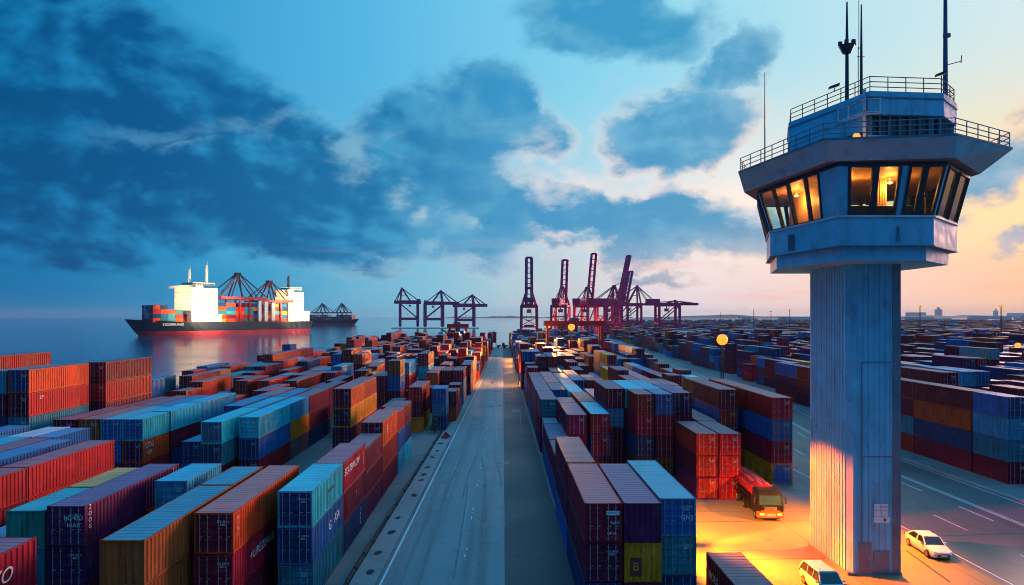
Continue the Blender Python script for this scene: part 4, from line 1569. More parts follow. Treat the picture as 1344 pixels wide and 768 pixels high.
lo, hi = ring('sill', 27.2), ring('head', 30.55)
WIN = {0: ([0.03, .22, .42, .64, .80], 'gap'), 1: ([.10, .34, .36, .585, .66, .80, .82, .985], 'pairs'), 2: ([.06, .46, .52, .94], 'pairs'),
       3: ([.04, .35, .65, .96], 'run'), 4: ([.04, .35, .65, .96], 'run'), 5: ([.04, .35, .65, .96], 'run'), 6: ([.04, .35, .65, .96], 'run')}
MUL = mat('mullion', (0.02, 0.05, 0.08), .45, .2)
for e in range(7):
    a0, a1, c0, c1 = lo[e], lo[(e + 1) % 7], hi[e], hi[(e + 1) % 7]
    st, mode = WIN[e]
    if mode == 'pairs':
        spans = [(st[i], st[i + 1]) for i in range(0, len(st), 2)]
    else:
        spans = list(zip(st, st[1:]))
    n_in = (Vector((29, 57, 0)) - Vector(((a0[0] + a1[0]) / 2, (a0[1] + a1[1]) / 2, 0))).normalized() * .12
    edges = [0.0] + [v for s_ in spans for v in s_] + [1.0]
    for s0, s1 in spans:
        P = [lerp(a0, a1, s0 + .008), lerp(a0, a1, s1 - .008), lerp(c0, c1, s1 - .008), lerp(c0, c1, s0 + .008)]
        w_ = MB()
        for u, v in zip(P, P[1:] + P[:1]):
            w_.bar(u, v, .20, .16)
        wf_ = w_.build('window', M_FRAME, TW)
        w_ = MB()
        w_.poly([Vector(q) + n_in * .3 for q in P])
        w_.build('pane', gm, wf_)
    for q0, q1 in zip(edges[::2], edges[1::2]):
        if q1 - q0 > .004:
            P = [lerp(a0, a1, q0), lerp(a0, a1, q1), lerp(c0, c1, q1), lerp(c0, c1, q0)]
            bs = MB()
            bs.hexa([P[0], P[1], Vector(P[1]) + n_in, Vector(P[0]) + n_in, P[3], P[2], Vector(P[2]) + n_in, Vector(P[3]) + n_in])
            bs.build('corner_panel', M_TOWER, TW)
# cabin inside
b = MB()
b.poly(ring('sill', 27.23, .97))
b.build('cabin_floor', M_INTD, TW)
b = MB()
b.poly(ring('head', 30.5, .97)[::-1])
b.build('cabin_ceiling', M_INT, TW)
b = MB()
b.box(25.6, 28.9, 57.6, 57.8, 27.25, 30.48)
b.box(25.4, 25.6, 55.0, 60.8, 27.25, 30.48)
b.build('partition', M_INT, TW)
b = MB()
for k in range(12):
    b.tube([(28.25 + k * .09, 52.3 + (k % 2) * .06, 27.25), (28.25 + k * .09, 52.3 + (k % 2) * .06, 30.45)], .06, 6)
b.build('curtain', M_INTL, TW)
b = MB()
b.hexa([(24.8, 50.0, 27.25), (30.2, 49.8, 27.25), (30.2, 50.7, 27.25), (24.8, 50.9, 27.25), (24.7, 49.9, 28.0), (30.3, 49.7, 28.0), (30.2, 50.8, 28.2), (24.8, 51.0, 28.2)])
b.box(25.6, 26.4, 50.6, 50.7, 28.2, 28.75)
b.box(26.8, 27.5, 50.6, 50.7, 28.2, 28.7)
b.build('console', M_INTD, TW)
b = MB()
b.tube([(31.2, 50.6, 27.25), (31.3, 50.8, 28.9), (31.8, 50.9, 29.5), (32.6, 51.0, 29.35)], .06, 6)
b.ball((31.25, 50.7, 29.0), .2, 8, 5)
b.build('swing_arm', M_INTD, TW)
for lx, ly in ((26.0, 52.2), (29.3, 51.9), (24.6, 57.5)):
    b = MB()
    b.ball((lx, ly, 30.1), .2, 10, 6, .55)
    b.tube([(lx, ly, 30.1), (lx, ly, 30.48)], .03, 6)
    lp = b.build('ceiling_lamp', E_WARM, TW)
    light('cabin_light', 'POINT', (lx, ly, 29.7), 430, (1.0, 0.36, 0.06), TW, size=.2)

# roof house
b = MB()
b.loft([ring('pent', 35.0, 1.02), ring('pent', 36.72, 1.02)], True, True)
b.build('parapet', M_TOWER, TW)
b = MB()
b.loft([ring('pent', 36.2, 1.03), ring('pent', 36.3, 1.03)], True, True)
b.build('parapet_trim', M_TOWERD, TW)
b = MB()
b.loft([ring('pent', 32.17, .985), ring('pent', 33.5, .985)], True, True)
b.build('roof_house_wall', M_TOWER, TW)
b = MB()
b.loft([ring('pent', 33.5, .94), ring('pent', 35.0, .94)], False, False)
b.build('window_strip', M_DGLASS, TW)
b = MB()
pr0, pr1 = ring('pent', 33.5, .965), ring('pent', 35.0, .965)
for e in range(7):
    for k in range(7):
        b = MB()
        p, q = lerp(pr0[e], pr0[(e + 1) % 7], k / 7), lerp(pr1[e], pr1[(e + 1) % 7], k / 7)
        b.bar(p, q, .09 if k else .22)
        b.build('window_post', M_TOWERD, TW)
pp = ring('pent', 32.17, .99)
b = MB()
pa, pb = pp[0], pp[1]
for t0, t1 in ((.0, .97),):
    P = [lerp(pa, pb, t0), lerp(pa, pb, t1)]
    b.hexa([(P[0][0] - .1, P[0][1], 33.9), (P[1][0] - .1, P[1][1], 33.9), (P[1][0] + .3, P[1][1], 33.9), (P[0][0] + .3, P[0][1], 33.9),
            (P[0][0] - .1, P[0][1], 35.0), (P[1][0] - .1, P[1][1], 35.0), (P[1][0] + .3, P[1][1], 35.0), (P[0][0] + .3, P[0][1], 35.0)])
b.build('side_panel', M_TOWER, TW)


def railing(name, pts, z, h, n_rail, post, m_, parent, closed=True, r=.035):
    b_ = MB()
    seq = pts + pts[:1] if closed else pts
    for a, c in zip(seq, seq[1:]):
        a, c = Vector((a[0], a[1], z)), Vector((c[0], c[1], z))
        L = (c - a).length
        n = max(1, round(L / post))
        for i in range(n):
            q = a.lerp(c, i / n)
            b_.tube([q, q + Vector((0, 0, h))], r * 1.15, 6)
        for j in range(n_rail):
            dz_ = Vector((0, 0, h * (j + 1) / n_rail - .02))
            b_.tube([a + dz_, c + dz_], r, 6)
    return b_.build(name, m_, parent)


railing('deck_railing', ring('eave1', 0, .985), 32.16, 1.1, 3, 1.5, M_WSTEEL, TW)
railing('roof_railing', ring('pent', 0, .99), 36.72, 1.15, 3, 1.35, M_FRAME, TW)
# masts and fittings
b = MB()
b.tube([(21.7, 56.8, 32.1), (21.7, 56.8, 36), (21.7, 56.8, 40.2)], [.06, .05, .03], 6)
b.build('aerial', M_FRAME, TW)
b = MB()
b.tube([(27.6, 55.0, 36.6), (27.6, 55.0, 41.5), (27.6, 55, 45.2)], [.16, .13, .06], 8)
ml = b.build('lamp_mast', M_FRAME, TW)
b = MB()
b.loft([[(27.6 + .35 * math.cos(a), 55 + .35 * math.sin(a), 41.1) for a in [math.pi * 2 * k / 8 for k in range(8)]], [(27.6 + .62 * math.cos(a), 55 + .62 * math.sin(a), 41.7) for a in [math.pi * 2 * k / 8 for k in range(8)]]], True, True)
for k in range(6):
    a = math.pi * 2 * k / 6
    b.box(27.6 + .55 * math.cos(a) - .13, 27.6 + .55 * math.cos(a) + .13, 55 + .55 * math.sin(a) - .1, 55 + .55 * math.sin(a) + .1, 41.72, 42.0)
b.build('lamp_ring', M_FRAME, ml)
b = MB()
b.tube([(28.75, 55, 36.6), (28.75, 55, 41), (28.75, 55, 45.0)], [.13, .10, .05], 8)
b.tube([(28.55, 55, 41.5), (28.55, 55, 46.5)], .025, 5)
b.bar((28.5, 55, 41.5), (28.8, 55, 41.5), .05)
b.bar((28.4, 55, 40.8), (29.0, 55, 40.8), .05)
b.build('aerial', M_FRAME, TW)
b = MB()
b.tube([(28.3, 54.6, 36.6), (28.3, 54.6, 41.4)], .035, 6)
b.build('aerial', M_FRAME, TW)
b = MB()
b.tube([(35.3, 54.7, 35.6), (35.3, 54.7, 40), (35.3, 54.7, 48)], [.2, .17, .12], 8)
b.bar((35.3, 54.7, 40.0), (36.6, 54.7, 40.35), .06)
b.tube([(36.55, 54.7, 40.2), (36.6, 54.7, 40.8)], .04, 6)
b.box(35.1, 35.6, 54.5, 54.7, 42.2, 42.5)
b.build('signal_mast', mat('mast_paint', (.06, .07, .16), .4, .2), TW)
b = MB()
for cx, cy in ((26.3, 54.4), (33.0, 51.6)):
    b.tube([(cx, cy, 37.8), (cx, cy, 38.1)], .04, 6)
    b.hexa([(cx - .45, cy - .12, 38.0), (cx + .35, cy - .12, 38.25), (cx + .35, cy + .12, 38.25), (cx - .45, cy + .12, 38.0), (cx - .4, cy - .12, 38.2), (cx + .4, cy - .12, 38.5), (cx + .4, cy + .12, 38.5), (cx - .4, cy + .12, 38.2)])
b.build('camera_head', M_FRAME, TW)
b = MB()
b.tube([(27.0, 51.2, 32.16), (27.0, 51.2, 36.9)], .13, 8)
b.build('downpipe', M_TLINE, TW)
b = MB()
for zz in (35.0, 35.15, 36.1):
    b.bar((26.1, 53.4, zz), (26.9, 50.9, zz), .06)
    b.bar((26.9, 50.9, zz), (27.9, 50.7, zz), .06)
for q in ((26.1, 53.4), (26.4, 52.4), (26.9, 50.9), (27.9, 50.7)):
    b.bar((q[0], q[1], 35.0), (q[0], q[1], 36.15), .07)
b.build('access_cage', M_TLINE, TW)
b = MB()
b.box(26.05, 26.45, 50.7, 51.2, 32.2, 33.3)
b.ball((26.2, 50.8, 33.3), .28, 8, 5)
b.build('beacon', E_ORNG, TW)
light('beacon_light', 'POINT', (26.0, 50.2, 33.2), 60, SODIUM, TW, size=.2)
b = MB()
b.box(30.76, 31.1, 55.6, 56.2, 8.0, 8.3)
wl = b.build('assumed_wall_floodlight', M_FRAME, TW)  # assumed unseen wall lamp for the orange light right of the tower
b = MB()
b.box(30.8, 31.08, 55.65, 56.15, 7.96, 7.995)
b.build('lens', E_SOD, wl)
light('assumed_wall_light', 'SPOT', (31.3, 55.9, 7.9), 1200, (1.0, 0.2, 0.002), TW, target=(35.2, 54.5, 0), spot=105, blend=.7)

# ================================================================ lamps
M_POLE = mat('lamp_pole', (0.10, 0.09, 0.08), 0.5, 0.3)


def assumed_flood_post(label, x, y, zh, power, target, spot=120, col=SODIUM, blend=.5, face=1):
    t = thing('assumed_floodlight_post', label, 'floodlight', (x, y, 0))
    b = MB()
    b.tube([(0, 0, 0), (0, 0, zh - .3)], [.12, .08], 8)
    b.box(-.22, .22, -.22, .22, 0, .12)
    b.build('pole', M_POLE, t)
    b = MB()
    b.box(-.2, .2, -.4, .4, zh - .35, zh)
    hd = b.build('lamp_head', M_FRAME, t)
    b = MB()
    b.box(.2 if face > 0 else -.23, .23 if face > 0 else -.2, -.36, .36, zh - .32, zh - .03)
    b.build('lens', E_SOD, hd)
    light('assumed_flood', 'SPOT', (x + .45 * face, y, zh - .18), power, col, None, target, spot, blend, .25)
    return t


assumed_flood_post('assumed unseen low sodium floodlight on a short post behind the light-roofed blue container', 12.3, 59.9, 6.0, 230000, (26.6, 56.8, 1.3), 66, (1.0, 0.04, 0.0), blend=.3)  # assumed lamp, out of sight, for the orange on tower and apron
for tgt_, p_, sp_ in (((21.0, 51.5, 0), 70000, 62), ((20.5, 65.0, 0), 42000, 62), ((17.5, 55.5, 0), 24000, 60)):
    light('assumed_flood', 'SPOT', (12.85, 59.8, 5.75), p_, (1.0, 0.28, 0.0), None, tgt_, sp_, .8, .25)  # more assumed spots from the same unseen lamp, spreading orange over the apron
assumed_flood_post('assumed sodium floodlight on a short post hidden behind the tower shaft', 31.3, 61.6, 8.2, 34000, (26.5, 60.5, 0), 160, (1.0, 0.20, 0.0))  # assumed lamp, out of sight, for the orange ground round the tower
assumed_flood_post('assumed slim sodium floodlight, added beside the tall far stack at the right road edge', 4.6, 200.5, 9.5, 22000, (-3.0, 205, 0), 150, (1.0, .36, .06), face=-1)  # no lamp known here, added to light the road orange
assumed_flood_post('assumed slim sodium floodlight, added at the right road edge close to the quay end', 3.9, 330, 9.0, 13000, (-3.5, 318, 0), 150, (1.0, .40, .09), face=-1)  # likewise added, for warm light on the far end of the road


def street_lamp(label, x, y, zh, bulb, power, group=None, heads=2, e=None):
    t = thing('street_lamp', label, 'street lamp', (x, y, 0), 0, group)
    b = MB()
    s = max(1.0, bulb)
    b.tube([(-.22 * s, 0, 0), (-.16 * s, 0, zh)], .12 * s, 8)
    b.tube([(.22 * s, 0, 0), (.16 * s, 0, zh)], .12 * s, 8)
    for k in range(6):
        b.bar((-.2 * s, 0, zh * (k + .5) / 6), (.2 * s, 0, zh * (k + .5) / 6), .1 * s)
    b.build('pole', M_POLE, t)
    b = MB()
    b.bar((-.7 * s, 0, zh), (.7 * s, 0, zh), .2 * s)
    b.bar((0, 0, zh), (0, 0, zh + .9 * s), .16 * s)
    hd = b.build('lamp_arm', M_FRAME, t)
    b = MB()
    b.ball((0, 0, zh + .45 * s), bulb, 14, 9)
    b.build('lamp_globe', e or E_SOD, t)
    light('lamp_light', 'POINT', (x, y, zh + .45 * s), power, SODIUM, None, size=bulb)
    return t


street_lamp('bright orange street lamp on a twin pole glaring over the stacks left of the tower', 64.0, 200, 12.4, 1.6, 30000)
street_lamp('orange street lamp on a yellow lit pole in front of the red yard gantry', 25.0, 250, 15.4, 1.25, 40000)
street_lamp('small orange street lamp among stacks at the right picture edge', 193.0, 257, 8.6, 1.0, 9000)


def high_mast(label, x, y, zh, lit=True, group='high floodlight masts over the far yard'):
    t = thing('high_mast_light', label, 'light mast', (x, y, 0), 0, group)
    b = MB()
    b.tube([(0, 0, 0), (0, 0, zh)], [.55, .34], 8)
    b.build('pole', M_STEEL, t)
    b = MB()
    b.loft([[(1.0 * math.cos(a), 1.0 * math.sin(a), zh - .4) for a in [math.pi * 2 * k / 10 for k in range(10)]], [(1.9 * math.cos(a), 1.9 * math.sin(a), zh + .5) for a in [math.pi * 2 * k / 10 for k in range(10)]]], True, True)
    cr = b.build('lamp_ring', M_STEEL, t)
    if lit:
        b = MB()
        for k in range(8):
            a = math.pi * 2 * k / 8
            b.ball((2.2 * math.cos(a), 2.2 * math.sin(a), zh - .1), .62, 7, 5)
        b.build('lamps', E_SOD, cr)
    return t


high_mast('high floodlight mast with lit ring, just right of the tower shaft', 365, 600, 28.7)
high_mast('high floodlight mast with lit ring, nearest the right picture edge', 396, 545, 27.9)
high_mast('high floodlight mast with lit head standing above the big orange street lamp', 317, 1000, 26.5)
high_mast('high floodlight mast with lit head right of the big orange street lamp', 300, 820, 27.4)
high_mast('high floodlight mast with lit head closest to the tower on its left', 343, 820, 28.2)
high_mast('unlit slim mast between the two lit ones left of the tower', 391, 1000, 27.0, False)
high_mast('unlit short mast far off between the bright lamp and tower', 362, 1050, 19.0, False)

# ================================================================ cranes
M_CRANE = mat('crane_paint', (0.56, 0.008, 0.14), 0.5, 0.1, var=.3, scale=.1)
M_CRANED = mat('crane_dark_paint', (0.16, 0.012, 0.10), 0.5, 0.1)
M_RED = mat('gantry_red', (0.70, 0.015, 0.02), 0.5, 0.1, var=.25, scale=.3)
M_CRED = mat('ship_crane_red', (0.34, 0.012, 0.03), 0.5, 0.1, var=.2, scale=.1)
M_CAB = mat('crane_cab', (0.07, 0.11, 0.16), 0.4)


def sts_crane(label, x, y, rz, hp=44, g=27, w=18, boom=48, tilt=0, apex=24, z0=0.0, back=14, group='ship to shore cranes', stays=True, m1=None, th=1.35, glow=0):
    """local +x points over the water, y runs along the quay"""
    m1 = m1 or M_CRANE
    t = thing('quay_crane', label, 'crane', (x, y, z0), rz, group)
    gx, wy = g / 2, w / 2
    for sx in (-1, 1):
        for sy in (-1, 1):
            b = MB()
            b.bar((sx * gx, sy * wy, 1.2), (sx * gx, sy * wy * .94, hp), 1.9 * th)
            lg = b.build('leg', m1, t)
            b = MB()
            b.box(sx * gx - 1.1, sx * gx + 1.1, sy * wy - 3, sy * wy + 3, 0, 1.4)
            b.build('wheel_bogie', M_STEEL, lg)
    b = MB()
    for sx in (-1, 1):
        b.bar((sx * gx, -wy, hp * .34), (sx * gx, wy, hp * .34), 1.5 * th, 2.0 * th)
        b.bar((sx * gx, -wy, hp - .8), (sx * gx, wy, hp - .8), 1.7 * th, 2.4 * th)
        b.bar((sx * gx, -wy, 2.2), (sx * gx, wy, 2.2), 1.2, 1.6)
    for sy in (-1, 1):
        b.bar((-gx, sy * wy, hp * .34), (gx, sy * wy, hp * .34), 1.3 * th, 1.8 * th)
        b.bar((-gx, sy * wy * .97, hp * .36), (gx, sy * wy * .95, hp * .96), .8 * th)
        b.bar((-gx, sy * wy * .95, hp - .8), (gx, sy * wy * .95, hp - .8), 1.2, 1.8)
    for sx in (-1,):
        b.bar((sx * gx, -wy, hp * .36), (sx * gx, wy, hp * .62), .6)
        b.bar((sx * gx, wy, hp * .36), (sx * gx, -wy, hp * .62), .6)
        b.bar((sx * gx, -wy, hp * .63), (sx * gx, wy, hp * .63), .9, 1.2)
    b.build('portal_frame', m1, t)
    by = wy * .36
    b = MB()
    for sy in (-1, 1):
        b.bar((-gx - back, sy * by, hp + 1), (gx + 3, sy * by, hp + 1), 1.3 * th, 2.6 * th)
    for k in range(6):
        xx = -gx - back + (g + back + 3) * k / 5
        b.bar((xx, -by, hp + 1), (xx, by, hp + 1), .8, 1.2)
    b.build('girder', m1, t)
    # boom
    hx, hz = gx + 3, hp + 1
    ca, sa = math.cos(R(tilt)), math.sin(R(tilt))
    pt = lambda s, y_=0.0, up=0.0: (hx + s * ca - up * sa, y_, hz + s * sa + up * ca)
    b = MB()
    for sy in (-1, 1):
        b.bar(pt(0, sy * by), pt(boom, sy * by * .92), 1.4 * th, 2.2 * th)
    nk = 9
    for k in range(nk + 1):
        s_ = boom * k / nk
        b.bar(pt(s_, -by), pt(s_, by), .7, .9)
        if k < nk and k % 3 == 0:
            b.bar(pt(s_, -by), pt(s_ + boom / nk, by), .4)
    b.box(pt(boom)[0] - 1.2, pt(boom)[0] + 1.2, -by, by, pt(boom)[2] - 1, pt(boom)[2] + 1)
    b.build('boom', m1, t)
    # apex frame
    ax, azz = gx - 3, hp + apex
    b = MB()
    for sy in (-1, 1):
        b.bar((gx, sy * wy * .9, hp), (ax, sy * by * .55, azz), 1.3 * th)
        b.bar((-gx * .2, sy * by, hp + 2), (ax, sy * by * .55, azz), 1.0 * th)
        b.bar((gx - .5, sy * wy * .55, hp + apex * .5), (-gx * .2 + (ax + gx * .2) * .5, sy * by * .8, hp + apex * .5), .6)
    b.bar((ax, -by * .8, azz), (ax, by * .8, azz), 1.8, 2.2)
    b.bar((ax + .8, -wy * .62, hp + apex * .42), (ax + .8, wy * .62, hp + apex * .42), .8)
    b.build('apex_frame', m1, t)
    for sy in (-1, 1):
        b = MB()
        b.bar((ax, sy * by * .5, azz), (-gx - back + 2, sy * by, hp + 2), .55 * th)
        b.build('back_stay', M_CRANED, t)
        if stays:
            b = MB()
            if tilt < 45:
                b.bar((ax, sy * by * .5, azz), pt(boom * .45, sy * by, 1), .5 * th)
                b.bar((ax, sy * by * .5, azz), pt(boom * .92, sy * by, 1), .5 * th)
            else:
                b.bar((ax, sy * by * .5, azz), pt(boom * .45, sy * by, 1), .4)
            b.build('boom_stay', M_CRANED, t)
    b = MB()
    b.box(-gx - back + 1, -gx + 2, -by - 1.5, by + 1.5, hp + 2.4, hp + 7.0)
    b.build('machine_house', m1, t)
    b = MB()
    b.box(-gx * .1 - 2, -gx * .1 + 2, -2.2, 2.2, hp - 7.5, hp - 4)
    b.bar((-gx * .1, 0, hp - 4), (-gx * .1, 0, hp + 1), .9)
    b.build('operator_cab', M_CAB, t)
    b = MB()
    for sy in (-1, 1):
        b.ball((-gx - .6, sy * wy * .7, hp * .36), .9, 8, 5)
    b.build('added_lamps', E_ORNG, t)  # added glowing balls, no known lamps on these cranes
    if glow:
        cx_, sx_ = math.cos(rz), math.sin(rz)
        light('added_crane_light', 'POINT', (x - 4 * cx_, y - 4 * sx_ - 3, hp * .45), glow, (1.0, .22, .05), None, size=.5)  # added light without a known source, brightens the red legs
    b = MB()
    b.bar((2, -3, hp * .52), (2, 3, hp * .52), 2.2, .9)
    for sy in (-1, 1):
        b.tube([(2, sy * 2.5, hp * .52), (2, sy * 2.0, hp)], .15, 5)
    b.build('spreader', M_STEEL, t)
    return t


# raised-boom cranes on the near quay
sts_crane('purple quay crane with upright raised boom, nearest to the end of the road', 25.5, 668, R(88), hp=30.5, g=20, w=15.5, boom=47, tilt=86, apex=17, glow=7000)
sts_crane('purple quay crane with raised boom, second from the road end', 62, 735, R(72), hp=31.5, g=20, w=16, boom=50, tilt=80, apex=19, glow=7000)
sts_crane('purple quay crane with raised boom leaning right, third from the road end', 88, 735, R(60), hp=31.5, g=20, w=16, boom=58, tilt=77, apex=19, glow=7000)
sts_crane('purple quay crane with the most slanted raised boom, fourth from the road end', 115, 745, R(25), hp=32, g=20, w=16, boom=55, tilt=76, apex=21, glow=6000)
sts_crane('purple quay crane with half raised short boom behind the most slanted one', 150, 900, R(35), hp=36, g=22, w=17, boom=44, tilt=75, apex=22)
sts_crane('purple quay crane with level boom and low pointed apex right of the slanted booms', 172, 930, R(8), hp=35, g=27, w=17, boom=24, tilt=0, apex=26)
sts_crane('purple low crane portal with a level boom reaching right, last of the quay row', 192, 800, R(4), hp=33, g=24, w=16, boom=20, tilt=0, apex=5)
# cranes on the pier out in the water
mb = MB()
mb.box(-210, -45, 1290, 1318, -4, -1.9)
tag(mb.build('pier', M_KERB), kind='structure')
sts_crane('purple crane with pointed apex out on the water pier, leftmost of three', -178, 1300, R(180 + 8), hp=46, g=33, w=20, boom=8, tilt=0, apex=28, z0=-.6, back=6, group='cranes on the water pier', th=2.7)
sts_crane('purple crane with pointed apex out on the water pier, middle of three', -131, 1300, R(10), hp=44, g=33, w=20, boom=28, tilt=0, apex=25, z0=-.6, back=2, group='cranes on the water pier', th=2.7)
sts_crane('purple crane with small apex out on the water pier, rightmost of three', -72, 1300, R(6), hp=40, g=34, w=20, boom=22, tilt=0, apex=21, z0=-.6, back=6, group='cranes on the water pier', th=2.7)


def yard_gantry(label, x, y, span, hz_, dep, m_, rz=0.0, thick=1.0):
    t = thing('yard_gantry', label, 'gantry crane', (x, y, 0), rz)
    for sx in (-1, 1):
        for sy in (-1, 1):
            b = MB()
            b.bar((sx * span / 2, sy * dep / 2, 1.0), (sx * span / 2, sy * dep / 2 * .8, hz_ - 1), 1.0 * thick)
            lg = b.build('leg', m_, t)
            b = MB()
            for k in (-1, 1):
                b.tube([(sx * span / 2 - .35, sy * dep / 2 + k * .9, .75), (sx * span / 2 + .35, sy * dep / 2 + k * .9, .75)], .75, 12)
            b.build('wheels', M_RUBBER, lg)
    b = MB()
    for sx in (-1, 1):
        b.bar((sx * span / 2, -dep / 2 - 1.5, 1.7), (sx * span / 2, dep / 2 + 1.5, 1.7), .9 * thick, 1.0)
        b.bar((sx * span / 2, -dep / 2, hz_ * .6), (sx * span / 2, dep / 2, hz_ * .6), .5)
    b.build('sill_beam', m_, t)
    b = MB()
    for sy in (-1, 1):
        b.bar((-span / 2 - 1.5, sy * dep * .4, hz_ - .2), (span / 2 + 1.5, sy * dep * .4, hz_ - .2), .9 * thick, 1.9 * thick)
    for sx in (-1, 1):
        b.bar((sx * span / 2, -dep * .4, hz_ - .2), (sx * span / 2, dep * .4, hz_ - .2), .8 * thick, 1.4)
    b.build('main_beam', m_, t)
    b = MB()
    b.box(-2.4, 1.6, -dep * .42, dep * .42, hz_ + .85, hz_ + 2.0)
    b.build('trolley', M_CAB, t)
    b = MB()
    b.box(-1.2, 1.2, -dep * .3, -dep * .3 + 2.2, hz_ - 3.6, hz_ - 1.3)
    b.build('operator_cab', M_CAB, t)
    b = MB()
    for k in (-1, 1):
        b.tube([(-1 + k, 0, hz_ - 1), (-1 + k, 0, hz_ * .62)], .06, 5)
    b.box(-3.5, 1.5, -1.2, 1.2, hz_ * .58, hz_ * .62)
    b.build('spreader', M_STEEL, t)
    return t


rg = yard_gantry('red rubber-tyred yard gantry spanning the stacks behind the yellow lit lamp', 30.0, 288, 22.5, 17.2, 7.5, M_RED, thick=1.15)
b = MB()
b.box(-11.2, -10.4, -4.4, -4.0, 15.2, 15.8)
b.build('floodlight', E_SOD, rg)  # glowing lamp added to the gantry, none known there
light('added_gantry_flood', 'SPOT', (18.6, 283.2, 15.2), 420000, (1.0, 0.40, 0.08), None, (-3.5, 212, 0), 54, .6, .4)  # added spot meant to light the road orange
light('added_gantry_flood', 'SPOT', (21.0, 283.2, 15.2), 160000, (1.0, 0.40, 0.08), None, (10, 225, 8), 70, .6, .4)  # added spot on the stacks right of the road
light('added_gantry_flood', 'SPOT', (-21.0, 397, 10.5), 130000, (1.0, 0.45, 0.12), None, (-10, 330, 5), 70, .6, .4)  # added spot near the small gantry, without any lamp body
yard_gantry('small red straddle gantry standing over the far left stacks by the water', -26.5, 405, 9.5, 14.5, 8, M_RED, thick=1.1)

# ================================================================ ships
M_HULL = mat('hull_navy', (0.010, 0.016, 0.040), 0.42, var=.25, scale=.05, dirt=(.03, .015, .015), dirt_amt=.25)
M_BOOT = mat('hull_red', (0.36, 0.022, 0.045), 0.5, var=.25, scale=.08)
M_SUPER = mat('superstructure_white', (0.80, 0.77, 0.66), 0.5, var=.08)
M_DECKR = mat('deck_red', (0.18, 0.03, 0.03), 0.6)
M_SHIPW = mat('ship_window', (0.02, 0.02, 0.02), 0.2)
M_STRUT = mat('strut_purple', (0.035, 0.008, 0.05), 0.5)


def hull_rings(L, B, D, T, m_split):
    """rings from bow (x=0) to stern (x=-L); returns list of stations, z from waterline 0"""
    st = []
    for i in range(25):
        t = i / 24.0
        x = -L * t
        fb = min(1.0, 0.02 + 1.02 * (t / .20) ** .62) if t < .20 else (1.0 if t < .86 else 1.0 - .35 * ((t - .86) / .14) ** 2)
        fw = min(1.0, 0.0 + (max(t - .015, 0) / .26) ** .8) if t < .27 else (1.0 if t < .80 else 1.0 - .75 * ((t - .80) / .20) ** 1.5)
        sheer = D * (1 + .22 * max(0, 1 - t / .22) ** 1.5)
        st.append((x, fb * B / 2, fw * B / 2, sheer))
    return st


def ship(label, bow, ang, L, B, D, cargo_seed, big=True):
    t = thing('cargo_ship', label, 'ship', (bow[0], bow[1], -3.0), ang, None)
    st = hull_rings(L, B, D, 8, .3)
    rake = lambda i, z: (D * .75 * max(0, z / D) if i == 0 else D * .75 * max(0, z / D) * max(0, 1 - i / 3.0))
    b = MB()
    zs = (-2, 0.30 * D, 0.36 * D, 1.0)
    for i in range(24):
        for sgn in (1, -1):
            def P(k, lev):
                x, hb, hw_, sh = st[k]
                z = -2 if lev == 0 else (.33 * D if lev == 1 else sh)
                f = max(0, min(1, (z / D)))
                y = (hw_ + (hb - hw_) * f ** .8) * sgn
                return (x + rake(k, max(z, 0)) - (3 if k == 0 and lev == 0 else 0), y, z)
            for lev, mi in ((0, 1), (1, 0)):
                b.mi = mi
                q = [P(i, lev), P(i + 1, lev), P(i + 1, lev + 1), P(i, lev + 1)]
                b.quad(*(q if sgn < 0 else q[::-1]))
        b.mi = 2
        x0, h0, _, s0 = st[i]
        x1, h1, _, s1 = st[i + 1]
        b.quad((x0 + rake(i, s0), -h0, s0 - .9), (x0 + rake(i, s0), h0, s0 - .9), (x1 + rake(i + 1, s1), h1, s1 - .9), (x1 + rake(i + 1, s1), -h1, s1 - .9))
    x, hb, hw_, sh = st[-1]
    b.mi = 0
    b.quad((x, -hw_, .33 * D), (x, hw_, .33 * D), (x, hb, sh), (x, -hb, sh))
    b.mi = 1
    b.quad((x, -hw_, -2), (x, hw_, -2), (x, hw_, .33 * D), (x, -hw_, .33 * D))
    hl = b.build('hull', [M_HULL, M_BOOT, M_DECKR], t)
    # rail with stanchions along the side
    b = MB()
    for sgn in (-1, 1):
        for i in range(2, 23):
            x0, h0, _, s0 = st[i]
            x1, h1, _, s1 = st[i + 1]
            b.bar((x0, sgn * h0, s0 + 1.0), (x1, sgn * h1, s1 + 1.0), .25)
            for k in range(2):
                f = k / 2
                b.bar((x0 + (x1 - x0) * f, sgn * (h0 + (h1 - h0) * f), s0), (x0 + (x1 - x0) * f, sgn * (h0 + (h1 - h0) * f), s0 + 1.1), .22)
    b.build('side_rail', M_STRUT, t)
    return t, st


